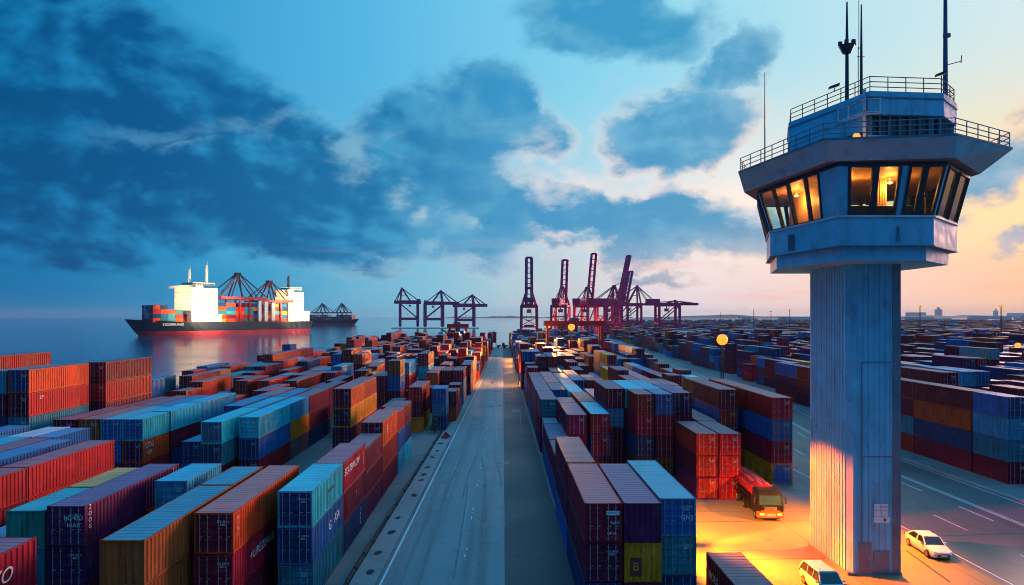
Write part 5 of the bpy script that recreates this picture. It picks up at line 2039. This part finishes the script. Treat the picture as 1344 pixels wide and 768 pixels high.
def castle(t, x0, x1, B, z0, z1, wings=True, win=True):
    b = MB()
    b.box(x0, x1, -B / 2, B / 2, z0, z1)
    b.box(x0 - 6, x0, -B / 2 * .96, B / 2 * .96, z0, z0 + (z1 - z0) * .24)
    b.box(x0 - 1, x1 - 5, -B * .3, B * .3, z1 + 3.2, z1 + 7)
    sp = b.build('superstructure', M_SUPER, t)
    b = MB()
    b.box(x1 - 8, x1 + 1.2, -B / 2 - (11 if wings else 1), B / 2 + (11 if wings else 1), z1, z1 + 3.2)
    b.build('bridge_wing', M_SUPER, sp)
    b = MB()
    yy = -B * .29
    while yy < B * .27:
        b.box(x1 - 4.98, x1 - 4.92, yy, yy + 2.4, z1 + 4.6, z1 + 6.0)
        yy += 3.0
    xx = x0
    while xx < x1 - 8:
        b.box(xx, xx + 2.4, B * .3, B * .3 + .08, z1 + 4.6, z1 + 6.0)
        xx += 3.4
    b.build('bridge_windows', M_SHIPW, sp)
    if win:
        b = MB()
        for k in range(6):
            for j in range(6):
                xx = x0 + 2.5 + j * (x1 - x0 - 5) / 6
                b.box(xx, xx + 1.3, B / 2, B / 2 + .08, z0 + (z1 - z0) * (.30 + .11 * k), z0 + (z1 - z0) * (.30 + .11 * k) + 1.3)
        for k in range(1, 9):
            b.box(x0 + .5, x1 - .5, B / 2, B / 2 + .06, z0 + (z1 - z0) * .11 * k, z0 + (z1 - z0) * .11 * k + .22)
            b.box(x1, x1 + .06, -B / 2 + .5, B / 2 - .5, z0 + (z1 - z0) * .11 * k, z0 + (z1 - z0) * .11 * k + .22)
        for k in range(4):
            for j in range(5):
                yy = -B * .36 + j * B * .17
                b.box(x1, x1 + .08, yy, yy + 1.0, z0 + (z1 - z0) * (.34 + .17 * k), z0 + (z1 - z0) * (.34 + .17 * k) + 1.1)
        b.build('cabin_windows', M_SHIPW, sp)
    return sp


def ship_mast(t, x, z, h, m_, y=0.0):
    b = MB()
    b.tube([(x, y, z), (x, y, z + h)], [2.0, 1.2], 6)
    b.bar((x, y - 3.4, z + h * .62), (x, y + 3.4, z + h * .62), .5)
    b.bar((x, y - 2.2, z + h * .85), (x, y + 2.2, z + h * .85), .5)
    b.box(x - 1.2, x + 1.2, y - 1.2, y + 1.2, z + h * .68, z + h * .78)
    b.tube([(x, y + 2.0, z + h * .62), (x, y + 2.0, z + h * 1.2)], .22, 5)
    return b.build('mast', m_, t)


def deck_crane(t, x, z, hl_, apex, B, reach, m_, ms):
    b = MB()
    for sx in (-1, 1):
        for sy in (-1, 1):
            b.bar((x + sx * 7, sy * B * .46, z), (x + sx * 7, sy * B * .46, z + hl_), 1.6)
    b.bar((x - reach, -B * .46, z + hl_), (x + reach, -B * .46, z + hl_), 1.8, 3.0)
    b.bar((x - reach, B * .46, z + hl_), (x + reach, B * .46, z + hl_), 1.8, 3.0)
    for sx in (-1, 1):
        b.bar((x + sx * 7, -B * .46, z + hl_), (x + sx * 7, B * .46, z + hl_), 1.8, 2.6)
    c = b.build('deck_crane', m_, t)
    b = MB()
    for sy in (-1, 1):
        for f in (-1, -.55, .12, .55, 1):
            b.bar((x, sy * 3, z + hl_ + apex), (x + reach * f, sy * B * .46, z + hl_ + 1), 1.4)
    b.box(x - 3, x + 3, -4, 4, z + hl_ + apex - .8, z + hl_ + apex + 1.2)
    b.build('stays', ms, c)
    return c


def ship_cargo(t, label, blocks, seed):
    """coloured boxes on deck: too many to count"""
    r_ = random.Random(seed)
    b = MB()
    for (x0, x1, B, z, tiers, lx) in blocks:
        x = x0
        while x < x1 - .1:
            tt = max(1, tiers + r_.choice((0, 0, -1)))
            y = -B / 2
            while y < B / 2 - 2:
                for k in range(tt):
                    b.col = PAL[r_.choice(['orange', 'orange', 'red', 'rust', 'blue', 'navy', 'teal', 'orange', 'maroon', 'sky', 'yellow'])]
                    b.box(x, x + lx - .3, y, y + 4.7, z + k * 5.0, z + k * 5.0 + 4.85)
                y += 5
            x += lx
    o = b.build('ship_containers', [M_MASS], None, t.location, t.rotation_euler.z)
    return tag(o, label, 'container stacks', kind='stuff')


bow, stern = (-418.0, 785.0), (-280.0, 980.0)
ang = math.atan2(bow[1] - stern[1], bow[0] - stern[0])      # local +x points to the bow
SL = math.hypot(bow[0] - stern[0], bow[1] - stern[1])
SH, st = ship('floodlit container ship with navy hull, red waterline and tall white superstructure', bow, ang, SL, 40, 16, 1)
lettering(SH, 'YIGEBRUNG', 4.2, M_WHITE, (-32, 17.2, 13), '+Y', .2)
# bow name follows the flare of the hull side that faces the yard
nm = [o for o in SH.children if o.name.startswith('lettering')][-1]
nm.rotation_euler = (R(90 - 14), 0, R(180 - 17))
castle(SH, -88, -54, 38, 14.5, 57)
ship_mast(SH, -60, 63, 17, M_SUPER, 4)
ship_mast(SH, -80, 62, 24, M_SUPER, 8)
cs = castle(SH, -221, -196, 30, 14.5, 56, wings=False)
b = MB()
b.box(-232, -221, -14, 14, 14.5, 30)
b.build('stern_house', M_SUPER, SH)
ship_mast(SH, -207, 62, 17, M_STRUT)
deck_crane(SH, -128, 14, 32, 32, 34, 34, M_CRED, M_STRUT)
deck_crane(SH, -176, 14, 29, 27, 34, 27, M_CRED, M_STRUT)
for (x0, x1, z, h_) in ((-150, -146, 15, 28), (-160, -155, 15, 27), (-171, -166, 15, 26)):
    b = MB()
    b.box(x0, x1, 17, 19.5, z, z + h_)
    b.build('cell_guide', mat('pale_steel', (.55, .58, .66), .5), SH)
ship_cargo(SH, 'orange, red and blue containers stacked on the deck of the floodlit ship', [(-47, -12, 26, 15.8, 4, 9), (-54, -47, 22, 15.8, 2, 6), (-194, -100, 32, 15, 5, 13)], 5)
mw = Matrix.Translation(SH.location) @ Matrix.Rotation(ang, 4, 'Z')


def assumed_ship_flood(loc, tgt, p, spot=110):  # assumed unseen lamps that light the ship, some hung off its side
    light('assumed_ship_flood', 'SPOT', tuple(mw @ Vector(loc)), p, (1.0, 0.74, 0.34), None, tuple(mw @ Vector(tgt)), spot, .6, 1.0)


assumed_ship_flood((-18, 6, 38), (-54, 0, 36), 130000)
assumed_ship_flood((-72, 62, 30), (-72, 19, 36), 430000)
assumed_ship_flood((-120, 44, 46), (-100, 10, 24), 40000)
assumed_ship_flood((-204, 58, 34), (-208, 15, 40), 420000)
assumed_ship_flood((-168, 8, 46), (-196, 8, 44), 60000)
assumed_ship_flood((-14, 40, 30), (-38, 12, 22), 26000)
assumed_ship_flood((-130, 75, 40), (-150, 10, 24), 75000)
assumed_ship_flood((-175, 75, 40), (-190, 10, 24), 55000)

bow2, ang2 = (-392.0, 1815.0), R(-12)
S2, st2 = ship('dark far container ship with two derrick cranes behind the floodlit ship', bow2, ang2, 150, 32, 13, 2)
castle(S2, -142, -128, 24, 12, 24, wings=False, win=False)
deck_crane(S2, -92, 12, 20, 24, 28, 26, M_CRANED, M_STRUT)
deck_crane(S2, -36, 12, 20, 24, 28, 22, M_CRANED, M_STRUT)
ship_cargo(S2, 'dark blue and red containers on the deck of the far ship', [(-126, -60, 26, 12, 3, 11), (-58, -12, 24, 12, 3, 11)], 8)

# ================================================================ vehicles
M_CARW = mat('white_car_paint', (0.72, 0.72, 0.72), 0.28, 0.0, var=.05, coat=.6)
M_GLASSD = mat('car_glass', (0.012, 0.02, 0.028), 0.06, spec=.9)
M_TYRE = M_RUBBER
M_RIM = mat('wheel_rim', (0.45, 0.45, 0.47), 0.35, .7)
M_PLASTIC = mat('black_plastic', (0.02, 0.02, 0.022), 0.5)
M_TAIL = mat('tail_lamp', (0.4, 0.01, 0.01), 0.25)
M_HEAD = mat('headlamp_glass', (0.75, 0.78, 0.8), 0.12)


def wheel(parent, x, y, r, w=.22, dual=False):
    b = MB()
    s = 1 if x > 0 else -1
    n = 20
    prof = [(.0, r * .62), (.0, r * .93), (.03, r), (w - .03, r), (w, r * .93), (w, r * .62)]
    rings = [[(x + s * (d - w * .5), y + q * math.cos(2 * math.pi * k / n), r + q * math.sin(2 * math.pi * k / n)) for k in range(n)] for d, q in prof]
    b.loft(rings, True, True)
    wh = b.build('tyre', M_TYRE, parent)
    b = MB()
    xo = x + s * w * .5
    b.loft([[(xo + s * .006, y + q * math.cos(2 * math.pi * k / 10), r + q * math.sin(2 * math.pi * k / 10)) for k in range(10)] for q in (r * .60, r * .22)], False, True)
    for k in range(5):
        a = 2 * math.pi * k / 5
        b.bar((xo + s * .015, y, r), (xo + s * .015, y + r * .58 * math.cos(a), r + r * .58 * math.sin(a)), .05, .03)
    b.build('rim', M_RIM, wh)
    return wh


def car(label, x, y, rz, L=4.5, Wd=1.78, H=1.45, estate=False):
    """front towards local -y"""
    t = thing('parked_car', label, 'car', (x, y, 0), rz)
    hw = Wd / 2
    # body sections from nose to tail: y, half width, bottom, belt
    f = lambda s: -L / 2 + L * s
    sec = [(0.0, .62, .34, .56), (.02, .80, .24, .66), (.07, .90, .20, .74), (.18, .97, .18, .84), (.30, 1.0, .18, .93), (.45, 1.0, .18, .95), (.62, 1.0, .18, .97), (.80, .99, .19, .99), (.92, .95, .24, 1.0), (.98, .87, .32, .94), (1.0, .78, .40, .80)]
    rings = []
    for s, k, zb_, zt in sec:
        w_ = hw * k
        rings.append([(-w_ * .93, f(s), zb_), (w_ * .93, f(s), zb_), (w_, f(s), zb_ + .16), (w_, f(s), zt - .16), (w_ * .95, f(s), zt - .03), (w_ * .72, f(s), zt), (-w_ * .72, f(s), zt), (-w_ * .95, f(s), zt - .03), (-w_, f(s), zt - .16), (-w_, f(s), zb_ + .16)])
    b = MB()
    b.loft(rings, True, True)
    bd = b.build('body', M_CARW, t)
    smooth(bd, 40)
    # cabin
    a0, a1, a2, a3 = (.27, .40, .72, .90) if not estate else (.27, .39, .90, .985)
    zb_, zt = .92, H
    k0, k1 = .90 * hw, .74 * hw
    lower = [(-k0, f(a0), zb_ - .02), (k0, f(a0), zb_ - .02), (k0, f(a3), zb_ + .05), (-k0, f(a3), zb_ + .05)]
    upper = [(-k1, f(a1), zt - .03), (k1, f(a1), zt - .03), (k1, f(a2), zt - .02), (-k1, f(a2), zt - .02)]
    b = MB()
    b.loft([lower, upper], False, False)
    b.build('windows', M_GLASSD, t)
    b = MB()
    ym = (f(a1) + f(a2)) / 2
    b.loft([[(-k1 * 1.03, f(a1) - .03, zt - .06), (k1 * 1.03, f(a1) - .03, zt - .06), (k1 * 1.03, f(a2) + .04, zt - .05), (-k1 * 1.03, f(a2) + .04, zt - .05)],
            [(-k1 * .9, f(a1) + .08, zt + .02), (k1 * .9, f(a1) + .08, zt + .02), (k1 * .9, f(a2) - .05, zt + .02), (-k1 * .9, f(a2) - .05, zt + .02)]], False, True)
    for sx in (-1, 1):
        b.bar((sx * k0, f(a0), zb_), (sx * k1, f(a1), zt - .03), .08, .07)
        b.bar((sx * k0, f(a3), zb_ + .04), (sx * k1, f(a2), zt - .03), .12, .1)
        for q in ((.53, .55) if not estate else (.53, .72)):
            b.bar((sx * k0 * 1.005, f(q), zb_), (sx * k1 * 1.01, f(q), zt - .03), .07, .06)
    rf = b.build('roof', M_CARW, t)
    for sx in (-1, 1):
        b = MB()
        b.hexa([(sx * hw * .45, f(0) - .0, .58), (sx * hw * .80, f(.02), .58), (sx * hw * .80, f(.06), .58), (sx * hw * .45, f(.04), .58),
                (sx * hw * .45, f(.012), .70), (sx * hw * .82, f(.03), .72), (sx * hw * .84, f(.09), .73), (sx * hw * .5, f(.06), .71)])
        b.build('headlight', M_HEAD, t)
        b = MB()
        b.box(min(sx * hw * .5, sx * hw * .86), max(sx * hw * .5, sx * hw * .86), f(.985), f(1.004), .72, .86)
        b.build('tail_light', M_TAIL, t)
        b = MB()
        xm = sx * (hw * .98)
        b.box(min(xm, xm + sx * .2), max(xm, xm + sx * .2), f(.31), f(.34), .92, 1.05)
        b.build('wing_mirror', M_CARW, t)
        for s in (.185, .80):
            wheel(t, sx * (hw - .07), f(s), .33)
    b = MB()
    b.box(-hw * .55, hw * .55, f(0) - .012, f(0) + .08, .34, .50)
    b.box(-hw * .4, hw * .4, f(0) - .006, f(.01), .56, .62)
    b.build('grille', M_PLASTIC, t)
    b = MB()
    b.box(-.26, .26, f(0) - .022, f(0) - .012, .38, .48)
    b.build('number_plate', M_WHITE, t)
    return t


car('white saloon car on the orange-lit shoulder right of the tower foot', 36.15, 58.3, R(-4), L=4.75)
car('white estate car under the sodium light left of the tower foot', 23.4, 49.9, R(2), L=4.6, H=1.6, estate=True)

# lorry with a red covered load
M_TRK = mat('lorry_dark', (0.010, 0.012, 0.016), 0.4, 0.0, spec=.15, dirt=(.06, .03, .012), dirt_amt=.25)
M_TRKO = mat('lorry_orange', (0.48, 0.13, 0.03), 0.45)
M_LOAD = mat('red_cover', (0.30, 0.010, 0.009), 0.45, var=.2)
T = thing('lorry', 'black lorry with a ridged red load cover parked at the highway edge', 'lorry', (26.4, 72.0, 0), R(-4))
HL, HWT = 5.3, 1.24
b = MB()
for sx in (-1, 1):
    b.bar((sx * .45, -HL + .3, .85), (sx * .45, HL - .1, .85), .14, .3)
for k in range(6):
    b.bar((-.5, -HL + 1 + k * 1.8, .85), (.5, -HL + 1 + k * 1.8, .85), .12, .2)
b.build('chassis', M_STEEL, T)
b = MB()
b.loft([[(-1.22, -HL, .6), (1.22, -HL, .6), (1.22, -HL + 2.1, .6), (-1.22, -HL + 2.1, .6)],
        [(-1.24, -HL - .05, 1.5), (1.24, -HL - .05, 1.5), (1.24, -HL + 2.1, 1.5), (-1.24, -HL + 2.1, 1.5)],
        [(-1.14, -HL + .28, 2.75), (1.14, -HL + .28, 2.75), (1.16, -HL + 2.1, 2.75), (-1.16, -HL + 2.1, 2.75)],
        [(-1.0, -HL + .5, 2.95), (1.0, -HL + .5, 2.95), (1.0, -HL + 2.0, 2.95), (-1.0, -HL + 2.0, 2.95)]], True, True)
cb = b.build('cab', M_TRK, T)
b = MB()
b.hexa([(-1.06, -HL - .06, 1.62), (1.06, -HL - .06, 1.62), (1.06, -HL, 1.62), (-1.06, -HL, 1.62), (-1.0, -HL + .14, 2.5), (1.0, -HL + .14, 2.5), (1.0, -HL + .24, 2.5), (-1.0, -HL + .24, 2.5)])
b.build('windscreen', mat('lorry_glass', (0.02, 0.06, 0.12), 0.06, spec=.9), cb)
for sx in (-1, 1):
    b = MB()
    b.hexa([(sx * 1.235, -HL + .35, 1.6), (sx * 1.25, -HL + .35, 1.6), (sx * 1.25, -HL + 1.5, 1.6), (sx * 1.235, -HL + 1.5, 1.6),
            (sx * 1.17, -HL + .5, 2.4), (sx * 1.19, -HL + .5, 2.4), (sx * 1.19, -HL + 1.5, 2.4), (sx * 1.17, -HL + 1.5, 2.4)])
    b.build('side_window', M_GLASSD, cb)
    b = MB()
    b.box(min(sx * .62, sx * 1.05), max(sx * .62, sx * 1.05), -HL - .17, -HL - .1, .62, .86)
    b.build('headlight', M_HEAD, T)
    b = MB()
    b.bar((sx * 1.2, -HL + .2, 2.3), (sx * 1.5, -HL + .1, 2.3), .04)
    b.box(min(sx * 1.42, sx * 1.56), max(sx * 1.42, sx * 1.56), -HL + .04, -HL + .16, 1.75, 2.35)
    b.build('wing_mirror', M_PLASTIC, T)
b = MB()
b.box(-1.25, 1.25, -HL - .1, -HL + .3, .38, .98)
b.box(-.9, .9, -HL - .13, -HL - .1, 1.0, 1.12)
b.build('bumper', M_TRKO, T)
b = MB()
for k in range(5):
    b.box(-.6, .6, -HL - .12, -HL - .05, 1.08 + k * .085, 1.12 + k * .085)
b.box(-.5, .5, -HL - .12, -HL - .1, .5, .82)
b.build('grille', M_GALV, cb)
lettering(T, 'NEAIZ', .3, M_WHITE, (0, -HL - .135, .66), '-Y')
b = MB()
b.box(-1.2, 1.2, -HL + 2.35, HL, 1.05, 1.2)
for sx in (-1, 1):
    b.bar((sx * 1.2, -HL + 2.35, 1.75), (sx * 1.2, HL, 1.75), .09, .12)
    b.bar((sx * 1.2, -HL + 2.35, 2.15), (sx * 1.2, HL, 2.15), .09, .1)
    for k in range(11):
        y = -HL + 2.4 + k * .815
        b.bar((sx * 1.2, y, 1.1), (sx * 1.2, y, 2.2), .08)
    b.box(min(sx * 1.1, sx * 1.22), max(sx * 1.1, sx * 1.22), -HL + 2.6, -HL + 5.2, .55, 1.0)
b.build('cargo_bed', M_TRK, T)
b = MB()
n = 34
prof = []
for i in range(n + 1):
    xx = -1.22 + 2.44 * i / n
    prof.append((xx, 2.45 + .34 * (1 - (xx / 1.22) ** 2) + .20 * abs(math.cos(i / n * math.pi * 3))))
rr_ = []
for s in range(13):
    y = -HL + 1.9 + s * (2 * HL - 1.9) / 12
    sag = .10 * math.sin(s * 1.1) + (.22 if s < 3 else 0)
    rr_.append([(xx, y, zz + sag * (1 - (xx / 1.3) ** 2)) for xx, zz in prof] + [(1.22, y, 2.1), (-1.22, y, 2.1)])
b.loft(rr_, True, True)
smooth(b.build('load_cover', M_LOAD, T), 50)
for sx in (-1, 1):
    for y in (-HL + 1.1, -.3, 2.3, 3.4, 4.5):
        wheel(T, sx * 1.02, y, .5, .34)

# ================================================================ small things along the yard
bx = thing('gate_booth', 'dark slim control booth standing at the far end of the road', 'booth', (-5.6, 432, 0))
b = MB()
b.box(-1.55, 1.55, -1.6, 1.6, 3.2, 9.6)
for sx in (-1, 1):
    for sy in (-1, 1):
        b.box(sx * 1.3 - .22, sx * 1.3 + .22, sy * 1.3 - .22, sy * 1.3 + .22, 0, 3.2)
b.build('cabin', mat('booth_navy', (.025, .045, .085), .5), bx)
b = MB()
b.box(-1.75, 1.75, -1.8, 1.8, 9.6, 9.95)
b.box(-.2, .3, -.2, .2, 9.95, 11)
b.build('roof', M_STEEL, bx)
b = MB()
b.box(-1.2, 1.2, -1.63, -1.6, 6.6, 8.2)
b.build('window', M_DGLASS, bx)

random.seed(44)
M_TUG = mat('quay_machinery', (0.03, 0.035, 0.05), 0.6)


def terminal_tractor(label, x, y, rz):
    t = thing('terminal_tractor', label, 'tractor', (x, y, 0), rz, 'dark tractors at the quay end')
    b = MB()
    b.box(-1.2, 1.2, -2.6, 2.6, .8, 1.2)
    b.build('chassis', M_TUG, t)
    b = MB()
    b.loft([[(-1.1, -2.5, 1.2), (.5, -2.5, 1.2), (.5, -.9, 1.2), (-1.1, -.9, 1.2)], [(-1.0, -2.2, 3.2), (.4, -2.2, 3.2), (.4, -1.0, 3.2), (-1.0, -1.0, 3.2)]], True, True)
    b.build('cab', M_TUG, t)
    b = MB()
    b.box(-1.1, 1.1, .2, 2.4, 1.2, 1.7)
    b.tube([(.9, -.6, 1.2), (.9, -.6, 3.4)], .1, 6)
    b.build('fifth_wheel', M_STEEL, t)
    for sx in (-1, 1):
        for yy in (-1.8, 1.7):
            wheel(t, sx * 1.0, yy, .52, .32)
    return t


for i, (x, y, lab) in enumerate(((-1.2, 433, 'dark terminal tractor parked nearest the booth at the quay end'), (3.2, 434.5, 'dark terminal tractor parked in the middle at the quay end'), (7.2, 433.5, 'dark terminal tractor parked farthest from the booth at the quay end'))):
    terminal_tractor(lab, x, y, R(80 + 17 * i))

# red netting heap and shrub beside the road
M_NET = mat('red_netting', (0.42, 0.03, 0.06), 0.7, var=.4, scale=5)
b = MB()
rn = random.Random(9)
for k in range(46):
    a = rn.uniform(0, 6.28)
    r_ = rn.uniform(.2, 1.25)
    p0 = (r_ * .7 * math.cos(a), r_ * 1.9 * math.sin(a), rn.uniform(0, .12))
    a2 = a + rn.uniform(.5, 1.6)
    p1 = (r_ * .5 * math.cos(a2), r_ * 1.5 * math.sin(a2), rn.uniform(.1, .75) * (1.3 - r_))
    p1 = (p1[0], p1[1], max(p1[2], .05))
    b.tube([p0, ((p0[0] + p1[0]) / 2, (p0[1] + p1[1]) / 2, max(p0[2], p1[2]) + .12), p1], .07, 5)
tag(b.build('netting_heap', M_NET, None, (rl(112) - 1.1, 112.5, .14)), 'heap of tangled red netting on the verge left of the road', 'netting')
M_LEAF = mat('shrub_leaf', (0.045, 0.10, 0.06), 0.7, var=.5, scale=4)
sh = thing('shrub', 'small loose green shrub growing beside the red netting and blue stack', 'shrub', (-11.6, 117.2, 0))
b = MB()
b2 = MB()
for k in range(9):
    a, r_ = rn.uniform(0, 6.28), rn.uniform(.2, .8)
    b.tube([(0, 0, 0), (r_ * .4 * math.cos(a), r_ * .4 * math.sin(a), .8), (r_ * math.cos(a), r_ * math.sin(a), rn.uniform(1.3, 2.4))], [.05, .035, .015], 5)
for k in range(520):
    a, r_ = rn.uniform(0, 6.28), rn.uniform(0, 1) ** .6
    z = rn.uniform(.35, 2.6)
    rad = r_ * (.95 if z < 1.7 else .55)
    c = Vector((rad * math.cos(a), rad * math.sin(a), z))
    d1 = Vector((rn.uniform(-1, 1), rn.uniform(-1, 1), rn.uniform(-.5, .8))).normalized() * .14
    d2 = d1.cross(Vector((rn.uniform(-1, 1), rn.uniform(-1, 1), 1))).normalized() * .07
    b2.quad(c - d1, c + d2, c + d1, c - d2)
b.build('stem', mat('shrub_stem', (.06, .04, .025), .8), sh)
b2.build('foliage', M_LEAF, sh)

# small red work boats by the quay
M_BOAT = mat('boat_red', (0.40, 0.015, 0.05), 0.5, var=.2)


def work_boat(label, x, y, rz, L):
    t = thing('work_boat', label, 'boat', (x, y, -3), rz, 'red work boats moored at the quay')
    w = L * .26
    rr = []
    for s, k, zt in ((0, .05, 2.3), (.12, .55, 2.0), (.3, .95, 1.7), (.7, 1, 1.6), (.95, .85, 1.7), (1, .75, 1.7)):
        y_ = -L / 2 + s * L
        rr.append([(-w / 2 * k * .7, y_, -.4), (w / 2 * k * .7, y_, -.4), (w / 2 * k, y_, zt), (-w / 2 * k, y_, zt)])
    b = MB()
    b.loft(rr, True, True)
    b.build('hull', M_BOAT, t)
    b = MB()
    b.loft([[(-w * .3, L * .02, 1.5), (w * .3, L * .02, 1.5), (w * .3, L * .3, 1.5), (-w * .3, L * .3, 1.5)], [(-w * .26, L * .05, 3.9), (w * .26, L * .05, 3.9), (w * .26, L * .27, 3.9), (-w * .26, L * .27, 3.9)]], True, True)
    b.build('wheelhouse', M_SUPER, t)
    b = MB()
    b.tube([(0, L * .15, 3.9), (0, L * .15, 6.4)], .09, 6)
    b.bar((-1, L * .15, 5.2), (1, L * .15, 5.2), .09)
    b.build('mast', M_STEEL, t)
    return t


work_boat('red work boat with pale wheelhouse moored at the quay, nearest the blue containers', -79.5, 166, R(6), 15)
work_boat('red work boat with pale wheelhouse moored behind another red boat', -81.5, 184, R(-4), 18)

# far town on the hazy horizon
M_TOWN = mat('far_haze_tint', (0.40, 0.42, 0.45), 0.8)  # pale blue-grey with the distance haze painted into the colour
rt = random.Random(2)


def far_block(label, x, y, w, d, h_, tower=False):
    t = thing('far_building', label, 'building', (x, y, 0), 0, 'hazy buildings on the horizon')
    b = MB()
    b.box(-w / 2, w / 2, -d / 2, d / 2, 0, h_)
    if tower:
        b.box(-w * .2, w * .2, -d * .2, d * .2, h_, h_ * 1.25)
    b.build('wall', M_TOWN, t)
    b = MB()
    for k in range(1, max(2, int(h_ / 12))):
        for j in range(5):
            xx = -w * .42 + j * w * .18
            b.box(xx, xx + w * .11, -d / 2 - .3, -d / 2, k * 12 - 5, k * 12)
    b.build('window', M_DGLASS, t)
    return t


far_block('wide grey block on the hazy horizon right of the tower', 5780, 9100, 66, 60, 110, True)
far_block('slim grey tower on the hazy horizon between the two lit masts', 6540, 9100, 38, 40, 92, True)
far_block('low grey hall on the hazy horizon right of the tower', 5480, 9100, 240, 60, 70)
far_block('low pale shed on the hazy horizon near the right picture edge', 6800, 9000, 330, 60, 60)
mb = MB()
for k in range(60):
    x = rt.uniform(1200, 4600)
    y = rt.uniform(2600, 4300)
    if x > y * .8 or x < y * .2:
        continue
    w, hh = rt.uniform(40, 140), rt.uniform(8, 20)
    mb.box(x, x + w, y, y + 40, 0, hh)
tag(mb.build('distant_town', M_TOWN), 'pale low sheds of the hazy town before the hills', 'town', kind='stuff')

# ================================================================ evening haze
hm = bpy.data.materials.new('haze_air')
hm.use_nodes = True
ht = hm.node_tree
ht.nodes.remove(ht.nodes['Principled BSDF'])
pv = ht.nodes.new('ShaderNodeVolumePrincipled')
pv.inputs['Color'].default_value = (0.55, 0.75, 0.92, 1)
pv.inputs['Density'].default_value = 0.00004
pv.inputs['Anisotropy'].default_value = 0.2
ht.links.new(pv.outputs[0], ht.nodes['Material Output'].inputs['Volume'])
USE_HAZE = True
if USE_HAZE:
    mb = MB()
    mb.box(-14000, 14000, -300, 14000, -7, 125)
    tag(mb.build('haze', hm), kind='stuff')
